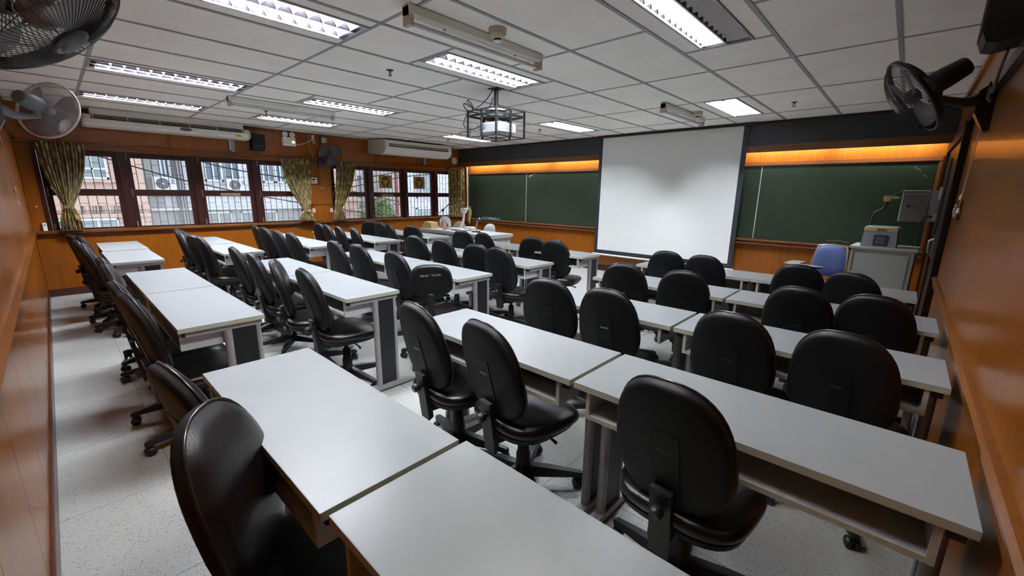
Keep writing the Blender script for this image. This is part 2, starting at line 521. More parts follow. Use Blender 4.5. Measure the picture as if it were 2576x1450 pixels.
# the double door
mb = MB()
mb.bbox(XR-.045, XR, D0, D0+.10, 0, 2.05, .006); mb.bbox(XR-.045, XR, D1-.08, D1, 0, 2.05, .006); mb.bbox(XR-.045, XR, D0+.10, D1-.08, 1.96, 2.05, .006)
door = struct('door_1', mb, wood('door_frame_wood', (.007, .004, .003), (.016, .009, .007), rough=.5, coat=.1))
DOORM = wood('dark_door_wood', (.012, .009, .008), (.024, .018, .015), rough=.4, coat=.2)
dm = (D0+.10+D1-.08)/2
for a, b in ((D0+.103, dm-.002), (dm+.002, D1-.083)):
    mb = MB().box(XR-.022, XR-.001, a, b, .006, 1.957)
    for z0, z1 in ((.15, .85), (1.05, 1.85)):
        mb.bbox(XR-.030, XR-.022, a+.12, b-.12, z0, z1, .004)
    leaf = obj('door_leaf', mb, DOORM, door)
    hy = dm-.06 if a < dm-.1 else dm+.06
    hb = MB().box(XR-.027, XR-.022, hy-.03, hy+.03, .86, 1.10)
    hb.tube([(XR-.024, hy, .90), (XR-.06, hy, .92), (XR-.06, hy, 1.04), (XR-.024, hy, 1.06)], .008, 6)
    obj('door_handle', hb, mat('worn_steel', (.35, .35, .34), .4, .8), leaf)

# ---- wall_back
mb = MB().box(XL-.2, XR+.2, YK-.2, YK-.012, -.08, 2.66)
wb = struct('wall_back', mb, JOINT)
fb = lambda a, b, z0, z1: (a, b, YK-.012, YK, z0, z1)
panel_run(wb, XL, XR, .002, .80, .61, fb, -8.1)
panel_run(wb, XL, XR, .90, 2.05, .61, fb, -8.1)
panel_run(wb, XL, XR, 2.12, 2.489, 1.22, fb, -7.5)
mb = MB()
mb.prism([(YK, .80), (YK+.010, .80), (YK+.018, .812), (YK+.018, .868), (YK+.028, .878), (YK+.028, .892), (YK, .90)], XL, XR, 'x')
struct('trim_6', mb, WOOD_TRIM)
struct('trim_7', B(XL, XR, YK, YK+.025, 2.05, 2.12, .006), WOOD_TRIM)
struct('baseboard_back', B(XL, XR, YK, YK+.015, 0, .09, .004), SKIRT)

# ---- wall_front : the board wall
mb = MB().box(XL-.2, XR+.2, YF+.012, YF+.2, -.08, 2.66)
wf = struct('wall_front', mb, JOINT)
ff = lambda a, b, z0, z1: (a, b, YF, YF+.012, z0, z1)
panel_run(wf, XL, XR, .10, .745, .605, ff, -7.9, gap=.0012)
panel_run(wf, XL, XR, 1.945, 2.489, 2.4, ff, -6.5, gap=.0008)
panel_run(wf, XL, -8.17, .745, 1.945, .5, ff)
panel_run(wf, -4.36, -3.49, .745, 1.945, .9, ff)
mb = MB()
mb.prism([(YF, .742), (YF-.045, .748), (YF-.075, .756), (YF-.075, .770), (YF-.050, .775), (YF-.050, .800), (YF-.078, .806), (YF-.078, .820), (YF, .830)], -8.2, .215, 'x')
tr8 = struct('trim_8', mb, wood('ledge_wood', (.13, .045, .017), (.24, .09, .035), rough=.35, stretch=(.8, 14, 14)))
struct('baseboard_front', B(XL, XR, YF-.02, YF, 0, .105, .004), SKIRT)
mb = MB()
mb.bbox(-8.2, .215, YF-.035, YF, 1.892, 1.945, .005)
mb.bbox(-8.2, -8.11, YF-.03, YF, .83, 1.892, .005)
mb.bbox(.185, .215, YF-.03, YF, .83, 1.892, .004)
struct('trim_9', mb, wood('board_frame_wood', (.15, .05, .017), (.26, .095, .03), rough=.3))
# pelmet hiding the strip lights: wooden lower board, charcoal upper board
PY = YF-.16
pel = struct('trim_10', MB().bbox(XL, XR, PY, PY+.02, 2.072, 2.165, .004), wood('pelmet_wood', (.11, .042, .010), (.20, .08, .02), rough=.35, stretch=(.8, 14, 14)))
obj('charcoal_board', B(XL, XR, PY+.002, PY+.02, 2.166, 2.455), DARKGREY, pel)
obj('top_moulding', B(XL, XR, PY-.012, PY+.02, 2.455, 2.488, .005), WOOD_DARK, pel)

# ---- the two chalkboards, each of two sheets
def chalkboard(x0, x1, xm, label, scr):
    t = thing('chalkboard', label, 'chalkboard', ((x0+x1)/2, YF, .83), 0, 'green chalkboards on the front wall')
    cx = (x0+x1)/2
    for a, b in ((x0, xm), (xm, x1)):
        obj('board_sheet', B(a-cx+.003, b-cx-.003, -.018, -.002, .002, 1.060), CHALKBOARD, t)
    obj('joint_strip', B(xm-cx-.006, xm-cx+.006, -.0205, -.002, .002, 1.060), CHALK, t)
    for pts in scr:
        mb = MB()
        for p, q in zip(pts, pts[1:]):
            p = Vector((p[0]-cx, -.0186, p[1]-.83)); q = Vector((q[0]-cx, -.0186, q[1]-.83))
            d = (q-p).normalized(); nrm = Vector((-d.z, 0, d.x))*.006
            mb.add([p-nrm, q-nrm, q+nrm, p+nrm], [(0, 1, 2, 3)])
        obj('chalk_mark', mb, CHALK if x1 < -4 else CHALK_FAINT, t)
    return t
chalkboard(-8.105, -4.36, -6.213, 'green chalkboard left of the projection screen with white centre joint', [[(-6.15, 1.80), (-6.05, 1.84), (-5.95, 1.885)], [(-6.13, 1.83), (-6.08, 1.85)]])
chalkboard(-3.49, .185, -1.653, 'green chalkboard right of the projection screen behind the overhead projector', [[(-.02, 1.83), (.05, 1.78)], [(.08, 1.74), (.11, 1.70)], [(-.75, .875), (-.62, .885), (-.5, .87)], [(-1.72, 1.42), (-1.715, 1.44)]])
# chalk tray dusters on the ledge
er = thing('eraser_row', 'row of green and blue board dusters on the chalk ledge', 'eraser', (-7.30, YF-.05, .829))
for i, c in enumerate([(.05, .10, .35), (.10, .14, .30), (.15, .45, .06), (.10, .22, .55), (.05, .14, .18)]):
    obj('duster', B(-.29+i*.117, -.29+i*.117+.113, -.02, .02, 0, .05, .004), mat('duster_felt', c, .9), er)

# ================================================================ LIGHTS OF THE ROOM
def zig(w0, n):
    return None
LOUV = None
def louvre_light(cx, y0, y1, label, on=(True, True), cover=False):
    t = thing('recessed_light', label, 'ceiling light', (cx, (y0+y1)/2, ZC), 0, 'recessed louvred ceiling lights')
    L = (y1-y0)/2
    mb = MB()                                  # rim
    for a in ((-HW-.008, -HW+.008, -L-.008, L+.008), (HW-.008, HW+.008, -L-.008, L+.008)):
        mb.box(a[0], a[1], a[2], a[3], -.008, .004)
    mb.box(-HW+.008, HW-.008, -L-.008, -L+.008, -.008, .004); mb.box(-HW+.008, HW-.008, L-.008, L+.008, -.008, .004)
    obj('light_rim', mb, TBAR, t)
    mb = MB()                                  # housing: two troughs with a central ridge
    H = .095
    prof = [(-HW+.006, 0), (-HW+.010, .046), (-.115, H), (-.045, H), (-.010, .046), (0, .0), (.010, .046), (.045, H), (.115, H), (HW-.010, .046), (HW-.006, 0)]
    n = len(prof)
    vs = [(x, -L+.004, z) for x, z in prof]+[(x, L-.004, z) for x, z in prof]
    for i in range(n-1):
        mb.mi = 1 if i in (0, 4, 5, 9) else 0
        mb.add([vs[i], vs[i+1], vs[n+i+1], vs[n+i]], [(0, 1, 2, 3)], False)
    mb.mi = 0
    mb.add(vs[:n], [tuple(range(n))], False); mb.add(vs[n:], [tuple(range(n))[::-1]], False)
    mb.box(-HW, HW, -L, L, H+.004, H+.012)
    obj('light_housing', mb, [REFL, REFL_LOW], t)
    obj('centre_ridge', MB().prism([(-.004, -.005), (.004, -.005), (.004, -.0005), (-.004, -.0005)], -L+.006, L-.006, 'y'), ALU, t)
    for s, o_ in ((-1, on[0]), (1, on[1])):
        mb = MB().cyl((s*.082, -L+.035, .062), (s*.082, L-.035, .062), .014, n=8)
        obj('fluorescent_tube', mb, TUBE_DIM if on == 'dim' else (TUBE_ON if o_ else TUBE_OFF), t)
    N = 13
    for s in (-1, 1):
        for k in range(N):
            y = -L+.05+(2*L-.10)*k/(N-1)
            obj('louvre_blade', louvre_mesh, ALU, t, (s*.082, y, 0))
    return t
mb = MB()
mb.prism([(-.072, .046), (.072, .046), (.066, .0), (-.066, 0)], -.002, .002, 'y')
mb = MB()
# parabolic cross blade: V section, wider at the top
for sx in (-1,):
    pts = []
    for (yy, z) in ((-.024, .046), (-.010, .020), (-.001, 0), (.001, 0), (.010, .020), (.024, .046)):
        pts.append((yy, z))
    mb.prism(pts, -.072, .072, 'x')
louvre_mesh = mb.mesh('louvre_blade', ALU)
LL = ['recessed louvred light at the top edge of the photo, left of centre',
      'recessed louvred light just before the caged projector, both tubes lit',
      'recessed light at the top right with one tube dead',
      'recessed louvred light above the left rows beside the black fan',
      'recessed louvred light by the left wall above the long air conditioner',
      'recessed louvred light left of the caged projector, beyond a bare batten lamp',
      'small recessed light left of centre, nearest the emergency lamp',
      'recessed light right of the caged projector near the screen',
      'recessed light behind the caged projector near the left front corner',
      'recessed light at the right front near the green board and a smoke detector',
      'added recessed louvred fill light with dimmed tubes above the camera, unseen']
for i, (l, t) in enumerate(zip(LIGHTS, LL)):
    louvre_light(l[0], l[1], l[2], t, 'dim' if i == 10 else (True, i != 2))

def batten(x, y0, y1, label):
    t = thing('batten_lamp', label, 'ceiling lamp', (x, (y0+y1)/2, ZC-.006), 0, 'unlit surface batten lamps')
    L = (y1-y0)/2
    mb = MB().prism([(-.036, 0), (.036, 0), (.036, -.045), (.022, -.055), (-.022, -.055), (-.036, -.045)], -L, L, 'y')
    obj('lamp_body', mb, OFFWHITE, t)
    for s in (-1, 1):
        m2 = MB().bbox(-.034, .034, min(s*L, s*(L-.03)), max(s*L, s*(L-.03)), -.105, 0, .006)
        m2.cyl((0, s*(L-.028), -.085), (0, s*(L-.045), -.085), .016, n=10)
        obj('tube_holder', m2, BEIGE, t)
    obj('fluorescent_tube', MB().cyl((0, -L+.04, -.085), (0, L-.04, -.085), .013, n=10), TUBE_OFF, t)
    for y in (-.32, .32):
        obj('clip', B(-.006, .006, y-.006, y+.006, -.064, -.055), CREAM_PL, t)
batten(-2.255, 1.53, 2.72, 'unlit batten lamp on the ceiling before the smoke detector, nearest of three')
batten(-5.83, 1.54, 2.76, 'unlit batten lamp above the middle of the left rows')
batten(-2.235, 4.93, 6.19, 'small unlit batten lamp right of the projector, near the screen')

# strip lights hidden behind the pelmet: they light the wood and the boards
for i, (x0, x1, s) in enumerate(((-8.05, -6.85, 'at its left end'), (-6.78, -5.58, 'above the left chalkboard'), (-5.50, -4.30, 'beside the projection screen'), (-1.93, -.88, 'just right of the screen'), (-.85, .20, 'at its right end'))):
    t = thing('strip_light', 'lit strip light hidden behind the charcoal pelmet '+s, 'strip light', ((x0+x1)/2, YF-.125, 2.135), 0, 'strip lights behind the pelmet')
    L = (x1-x0)/2
    obj('lamp_body', B(-L, L, -.030, .030, .030, .060), OFFWHITE, t)
    obj('fluorescent_tube', MB().cyl((-L+.02, 0, 0), (L-.02, 0, 0), .012, n=8), COVE_ON, t)
    obj('tube_holder', B(-L, -L+.02, -.015, .015, -.015, .030), OFFWHITE, t)
    obj('tube_holder', B(L-.02, L, -.015, .015, -.015, .030), OFFWHITE, t)

# ================================================================ DESKS
DW, DD, DH = 1.068, .405, .75
def desk_meshes(shelf=True):
    P = []
    h = DW/2
    mb = MB(); mb.bbox(-h, h, 0, DD, DH-.025, DH, .0025)
    # faces whose normal is sideways get the cream edge band
    for i, f in enumerate(mb.f):
        zs = [mb.v[k][2] for k in f]
        if min(zs) < DH-.004 and max(zs)-min(zs) > .004: mb.m[i] = 1
        if max(zs) < DH-.022: mb.m[i] = 1
    P.append(('tabletop', mb.mesh('tabletop', [WHITE_LAM, CREAM_EDGE])))
    for s in (-1, 1):
        x = s*(h-.032)
        mb = MB().bbox(x-.016, x+.016, .030, DD-.012, DH-.055, DH-.0255, .003)
        mb.mi = 1; mb.box(x-.0165, x+.0165, .018, .031, DH-.053, DH-.027)
        P.append(('top_bracket', mb.mesh('top_bracket', [STEEL, BLACK])))
        for y, r in ((.222, .021), (.372, .015)):
            P.append(('leg_post', MB().cyl((x, y, .045), (x, y, DH-.054), r, n=12).mesh('leg_post', STEEL)))
        P.append(('leg_panel', B(x-.009, x+.009, .240, .360, .05, DH-.056).mesh('leg_panel', BLACK_PANEL)))
        mb = MB().prism([(-.02, .012), (.0, .030), (.20, .048), (.40, .048), (.50, .030), (.52, .012)], x-.022, x+.022, 'x')
        P.append(('foot', mb.mesh('foot', STEEL)))
        for y in (0, .50):
            pass
        mb = MB().cyl((x, .01, 0), (x, .01, .014), .014, n=10); mb.cyl((x, .49, 0), (x, .49, .014), .014, n=10)
        P.append(('foot_pad', mb.mesh('foot_pad', BLACK)))
    for s in (-1, 1):
        x = s*(h-.062)
        mb = MB().box(x-.008, x+.008, .012, .212, .632, DH-.0255)
        mb.mi = 1; mb.box(x-.008, x+.008, .0085, .012, .632, DH-.0255)
        P.append(('shelf_side', mb.mesh('shelf_side', [BOX_LAM, CREAM_EDGE])))
    if shelf:
        mb = MB().box(-h+.054, h-.054, .012, .212, .615, .632)
        mb.mi = 1; mb.box(-h+.054, h-.054, .0085, .012, .615, .632)
        P.append(('shelf_board', mb.mesh('shelf_board', [BOX_LAM, CREAM_EDGE])))
    P.append(('shelf_back', B(-h+.07, h-.07, .200, .211, .633, DH-.026).mesh('shelf_back', BOX_LAM)))
    P.append(('cross_rail', B(-h+.05, h-.05, .285, .305, DH-.08, DH-.0255).mesh('cross_rail', STEEL)))
    return P
DP, DP2 = desk_meshes(), desk_meshes(False)
DP_TOP = {}
def put_desk(cx, yf, label, rz=0, shelf=True):
    t = thing('classroom_desk', label, 'desk', (cx, yf, 0), rz, 'white-topped desks in rows')
    for n, me in (DP if shelf else DP2): obj(n, me, None, t)
ROWN = ['back row', 'second row from the back', 'third row from the back', 'second row from the front', 'front row']
BLK = {'W': 'window-side block', 'M': 'middle block', 'R': 'right-hand block'}
DX = {'W': [(-7.165, -6.035)]*5, 'M': [(-4.262, -3.174)]*5, 'R': [(-1.388, -.302)]*4+[(-1.448, -.380)]}
DY = {'W': [.305, 1.235, 2.172, 3.082, 4.02], 'M': [.342, 1.240, 2.198, 3.105, 4.035], 'R': [.302, 1.264, 2.215, 3.122, 4.052]}
for bk in 'WMR':
    for r in range(5):
        for s in (0, 1):
            x = DX[bk][r][s]
            y = DY[bk][r] + {('W', 0, 0): .018, ('R', 0, 1): .012, ('R', 4, 1): .006}.get((bk, r, s), 0)
            extra = {('R', 0, 1): ', nearest', ('R', 2, 0): ', its shelf board missing'}.get((bk, r, s), '')
            put_desk(x, y, 'white-topped desk, %s of pair, %s, %s%s' % ('left' if s == 0 else 'right', ROWN[r], BLK[bk], extra), 0, (bk, r, s) != ('R', 2, 0))

# ================================================================ CHAIRS
def superell(a, b, n, k):
    t = 2*PI*k
    c, s = math.cos(t), math.sin(t)
    return (a*math.copysign(abs(c)**(2/n), c), b*math.copysign(abs(s)**(2/n), s))
def pad(hw, hh, n, taper, rings, seg, fy, wrap):
    """rounded pad in the local x-z plane, fy(r) the depth at ring r"""
    vs = []; fs = []
    for r in rings:
        for k in range(seg):
            x, z = superell(hw*r, hh*r, n, k/seg)
            x *= 1-taper*(z/hh)
            vs.append((x, fy(r)+wrap*(x/hw)**2, z))
    vs.append((0, fy(0), 0))
    c = len(vs)-1
    for i in range(len(rings)-1):
        for k in range(seg):
            fs.append((i*seg+k, i*seg+(k+1) % seg, (i+1)*seg+(k+1) % seg, (i+1)*seg+k))
    L = (len(rings)-1)*seg
    for k in range(seg): fs.append((L+k, L+(k+1) % seg, c))
    return vs, fs
def chair_meshes(low=False):
    P = []
    SEG = 36
    if low: hw, hh, zc, n, tp = .168, .132, .758, 2.9, .10
    else: hw, hh, zc, n, tp = .187, .238, .692, 2.6, .10
    lean = math.radians(13 if not low else 8)
    Mb = Matrix.Translation((0, -.215, zc)) @ Matrix.Rotation(lean, 4, 'X')
    wrap = .022
    mb = MB(); mb.M = Mb
    vs, fs = pad(hw, hh, n, tp, [1, .985, .93, .8, .6, .3], SEG, lambda r: .004+.040*(1-r**3)+(.012 if r < .97 else 0), wrap)
    mb.add(vs, [f[::-1] for f in fs], True)
    P.append(('back_cushion', mb.mesh('back_cushion', LEATHER)))
    mb = MB(); mb.M = Mb
    vs, fs = pad(hw, hh, n, tp, [1.0, 1.0, .985, .94, .85, .6, .3], SEG, lambda r: 0, wrap)
    ys = [.006, -.014, -.024, -.030, -.032, -.034, -.035]
    vs = [(p[0], ys[min(i//SEG, 6)]+wrap*(p[0]/hw)**2, p[2]) for i, p in enumerate(vs)]
    mb.add(vs, fs, True)
    # raised centre strip of the shell
    mb.prism([(-.050, -hh*.9), (.050, -hh*.9), (.046, hh*.30), (-.046, hh*.30)], -.0368, -.030, 'y')
    P.append(('back_shell', mb.mesh('back_shell', SHELL)))
    mb = MB(); mb.M = Mb
    ring = []
    for k in range(SEG):
        x, z = superell(hw*1.004, hh*1.004, n, k/SEG); x *= 1-tp*(z/hh)
        ring.append((x, .006+wrap*(x/hw)**2, z))
    mb.tube(ring, .0045, 6, closed=True)
    P.append(('piping', mb.mesh('piping', PIPING)))
    # seat
    mb = MB()
    SG = 36
    vs = []; fs = []
    prof = [(.80, .385), (.93, .392), (.995, .410), (1.0, .425), (.985, .440), (.93, .452), (.78, .459), (.5, .461), (.2, .459)]
    for r, z in prof:
        for k in range(SG):
            x, y = superell(.228*r, .222*r, 3.2, k/SG)
            zz = z
            if y > .10: zz -= ((y-.10)/.108)**2*.022
            if y < -.12: zz += ((-y-.12)/.09)**2*.010
            x *= 1+.05*(y/.2)
            vs.append((x, y+.005, zz))
    vs.append((0, .005, .457))
    for i in range(len(prof)-1):
        for k in range(SG): fs.append((i*SG+k, i*SG+(k+1) % SG, (i+1)*SG+(k+1) % SG, (i+1)*SG+k))
    for k in range(SG): fs.append(((len(prof)-1)*SG+k, (len(prof)-1)*SG+(k+1) % SG, len(vs)-1))
    mb.add(vs, fs, True)
    P.append(('seat_cushion', mb.mesh('seat_cushion', LEATHER)))
    mb = MB()
    vs = []; fs = []
    prof = [(.45, .352), (.78, .358), (.93, .380), (.955, .402)]
    for r, z in prof:
        for k in range(SG):
            x, y = superell(.228*r, .222*r, 3.2, k/SG)
            zz = z-(((y-.10)/.108)**2*.018 if y > .10 else 0)
            vs.append((x, y+.005, zz))
    for i in range(3):
        for k in range(SG): fs.append((i*SG+k, i*SG+(k+1) % SG, (i+1)*SG+(k+1) % SG, (i+1)*SG+k))
    mb.add(vs, fs, True); mb.add(vs[:SG], [tuple(range(SG))[::-1]], False)
    P.append(('seat_pan', mb.mesh('seat_pan', SHELL)))
    # support of the back
    if low:
        mb = MB(); mb.M = Matrix.Translation((0, -.232, .60)) @ Matrix.Rotation(math.radians(6), 4, 'X')
        prof = []
        for i in range(15):
            z = -.15+.20*i/14
            prof += [(.030, z), (.022, z+.007)]
        mb.lathe(prof, 14)
        P.append(('bellows', mb.mesh('bellows', BLACK)))
        mb = MB().prism([(-.24, .44), (-.21, .44), (-.19, .35), (.02, .35), (.02, .33), (-.22, .33)], -.03, .03, 'x')
        P.append(('back_bar', mb.mesh('back_bar', BLACK)))
    else:
        mb = MB()
        mb.prism([(-.246, .545), (-.226, .548), (-.205, .45), (-.188, .372), (-.10, .352), (.03, .352), (.03, .334), (-.12, .332), (-.190, .335), (-.186, .300), (-.214, .285)], -.036, .036, 'x')
        mb.bbox(-.040, .040, -.222, -.186, .345, .372, .004)
        P.append(('back_bar', mb.mesh('back_bar', BLACK)))
        mb = MB(); d = Vector((0, -.97, -.22))
        c = Vector((0, -.228, .485))
        mb.cyl(c, c+d*.022, .010, n=8)
        pr = []
        for i in range(2):
            pass
        mb.tube([c+d*.020, c+d*.024, c+d*.048, c+d*.053], [.019, .023, .022, .017], 10)
        P.append(('knob', mb.mesh('knob', BLACK)))
    mb = MB().lathe([(.036, .105), (.036, .19), (.030, .20), (.028, .27), (.016, .275), (.016, .335)], 14)
    P.append(('gas_lift', mb.mesh('gas_lift', BLACK)))
    mb = MB().bbox(-.075, .075, -.11, .10, .322, .356, .006)
    mb.tube([(.07, .02, .335), (.15, .03, .330), (.19, .03, .322)], [.005, .005, .009], 6)
    P.append(('tilt_mechanism', mb.mesh('tilt_mechanism', BLACK)))
    P.append(('base_hub', MB().lathe([(.030, .068), (.046, .075), (.048, .115), (.038, .13)], 14).mesh('base_hub', BLACK)))
    leg = MB()
    secs = []
    for x, hw_, z0, z1 in ((.036, .026, .070, .125), (.14, .023, .066, .112), (.25, .018, .062, .092), (.295, .017, .058, .084), (.305, .010, .058, .076)):
        secs.append([(x, -hw_, z0), (x, hw_, z0), (x, hw_*.8, z1), (x, -hw_*.8, z1)])
    vs = [p for s_ in secs for p in s_]; fs = [(0, 1, 2, 3)[::-1]]
    for i in range(len(secs)-1):
        for k in range(4): fs.append((i*4+k, i*4+(k+1) % 4, (i+1)*4+(k+1) % 4, (i+1)*4+k))
    fs.append(tuple(len(vs)-4+k for k in range(4)))
    leg.add(vs, fs, False)
    legm = leg.mesh('base_leg', BLACK)
    cas = MB()
    for s_ in (-1, 1):
        cas.tube([(0, s_*.006, .025), (0, s_*.010, .025), (0, s_*.022, .025), (0, s_*.026, .025)], [.020, .025, .025, .018], 14)
    cas.cyl((0, 0, .03), (0, 0, .062), .008, n=8)
    cas.prism([(-.026, .028), (-.020, .045), (0, .053), (.018, .047), (.022, .036), (0, .036)], -.007, .007, 'y')
    casm = cas.mesh('caster', BLACK)
    return P, legm, casm
CH, CHL = chair_meshes(), chair_meshes(True)
LOGO_M = Matrix.Translation((0, -.215, .692)) @ Matrix.Rotation(math.radians(13), 4, 'X') @ Matrix.Translation((0, -.0375, .005)) @ Matrix.Rotation(PI/2, 4, 'X')
LOGO_ON = mat('badge_print', (.55, .55, .56), .4)
LOGO_DIM = mat('worn_badge_print', (.06, .06, .065), .5)
_lg = text_mesh('badge', 'Lineco', .019, LOGO_ON); logo_on = _lg.data; bpy.data.objects.remove(_lg)
_lg = text_mesh('badge', 'Lineco', .019, LOGO_DIM); logo_dim = _lg.data; bpy.data.objects.remove(_lg)
def put_chair(x, y, rz, label, low=False, spin=0, badge=1):
    """x,y: top of the backrest"""
    a = math.radians(rz)
    off = Matrix.Rotation(a, 3, 'Z') @ Vector((0, -.262 if not low else -.245, 0))
    t = thing('swivel_chair', label, 'chair', (x-off.x, y-off.y, 0), a, 'black swivel chairs at the desks')
    P, lm, cm = CHL if low else CH
    for n, me in P: obj(n, me, None, t)
    for k in range(5):
        b = math.radians(spin+72*k)
        obj('base_leg', lm, None, t, rotz=b)
        cb = b+random.uniform(-1.2, 1.2)
        obj('caster', cm, None, t, (.283*math.cos(b), .283*math.sin(b), 0), cb)
    if badge and not low:
        o = obj('badge', logo_on if badge == 1 else logo_dim, None, t); o.matrix_local = LOGO_M
    return t
ORD = ['first', 'second', 'third', 'last']
# (x, y of the top of the back, yaw)
CHAIRS = {
 ('W', 0): [(-7.14, .10, 12), (-6.80, .16, 6), (-6.26, .12, 2), (-5.83, .15, -4)],
 ('M', 0): [(-4.58, .20, 0), (-4.14, .20, -5), (-3.33, .18, 0), (-2.90, .19, 4)],
 ('R', 0): [(-1.60, .16, 8), (-1.20, .17, -34)],
 ('W', 1): [(-7.30, 1.12, -10), (-6.92, 1.11, -20), (-6.18, 1.08, 12), (-5.92, 1.10, 4)],
 ('M', 1): [(-4.63, 1.11, -3), (-4.09, 1.11, -4), (-3.58, 1.12, -24), (-3.02, 1.12, -4)],
 ('R', 1): [(-1.70, 1.13, -4), (-1.245, 1.16, -6), (-.43, 1.15, -2)],
 ('W', 2): [(-7.32, 2.08, 0), (-6.85, 2.05, 8), (-6.25, 2.03, 0), (-5.79, 2.04, 2)],
 ('M', 2): [(-4.57, 2.04, 0), (-4.09, 2.07, 4), (-3.39, 2.06, 2), (-2.70, 1.97, 50)],
 ('R', 2): [(-1.62, 2.08, 14), (-1.20, 2.10, 6), (-.52, 2.08, 0), (-.10, 2.09, -6)],
 ('W', 3): [(-7.22, 3.00, 10), (-6.87, 2.98, -6), (-6.41, 2.96, -6), (-5.95, 2.98, -8)],
 ('M', 3): [(-4.44, 3.0, 12), (-3.89, 3.0, 10), (-3.28, 2.98, 20), (-2.94, 2.96, 8)],
 ('R', 3): [(-1.57, 3.0, 14), (-1.11, 3.03, 12), (-.40, 2.99, 0), (-.045, 3.05, -4)],
 ('W', 4): [(-7.25, 3.96, 42), (-6.80, 3.90, 10), (-6.47, 3.88, -14), (-5.86, 3.92, 22)],
 ('M', 4): [(-4.63, 3.93, 16), (-4.20, 3.94, 2), (-3.38, 4.02, 24), (-2.98, 3.95, 14)],
 ('R', 4): [(-1.65, 4.0, 10), (-1.29, 3.98, 4), (-.56, 4.0, 4), (-.22, 3.88, -14)],
}
NOTE = {('R', 0, 1): 'nearest black swivel chair, turned to show its glossy leather front, back row',
        ('R', 1, 2): 'black swivel chair seen full from behind, last in the second row, right-hand block',
        ('M', 2, 3): 'low-backed swivel chair with a bellows column and white number on its back',
        ('M', 1, 2): 'dark swivel chair twisted to show its front, third of four, second row, middle block',
        ('W', 4, 0): 'black swivel chair turned sideways, first of the front row, window-side block'}
for (bk, r), lst in CHAIRS.items():
    for i, (x, y, rz) in enumerate(lst):
        n = ORD[i] if i < len(lst)-1 else 'last'
        lab = NOTE.get((bk, r, i), 'black swivel chair, %s from the left, %s, %s' % (n, ROWN[r], BLK[bk]))
        t = put_chair(x, y, rz, lab, (bk, r, i) == ('M', 2, 3), random.uniform(0, 72), 1 if (bk, r, i) in (('R', 1, 0), ('R', 1, 1), ('R', 2, 1), ('R', 3, 0), ('M', 0, 3)) else 2)
        if (bk, r, i) == ('M', 2, 3):
            o = text_mesh('painted_number', '700-061-0912/45', .024, mat('white_paint_pen', (.5, .5, .5), .8), t,
                          Matrix.Translation((0, -.215, .758)) @ Matrix.Rotation(math.radians(8), 4, 'X') @ Matrix.Translation((0, -.0340, .055)) @ Matrix.Rotation(math.radians(-4), 4, 'Y') @ Matrix.Rotation(PI/2, 4, 'X'))

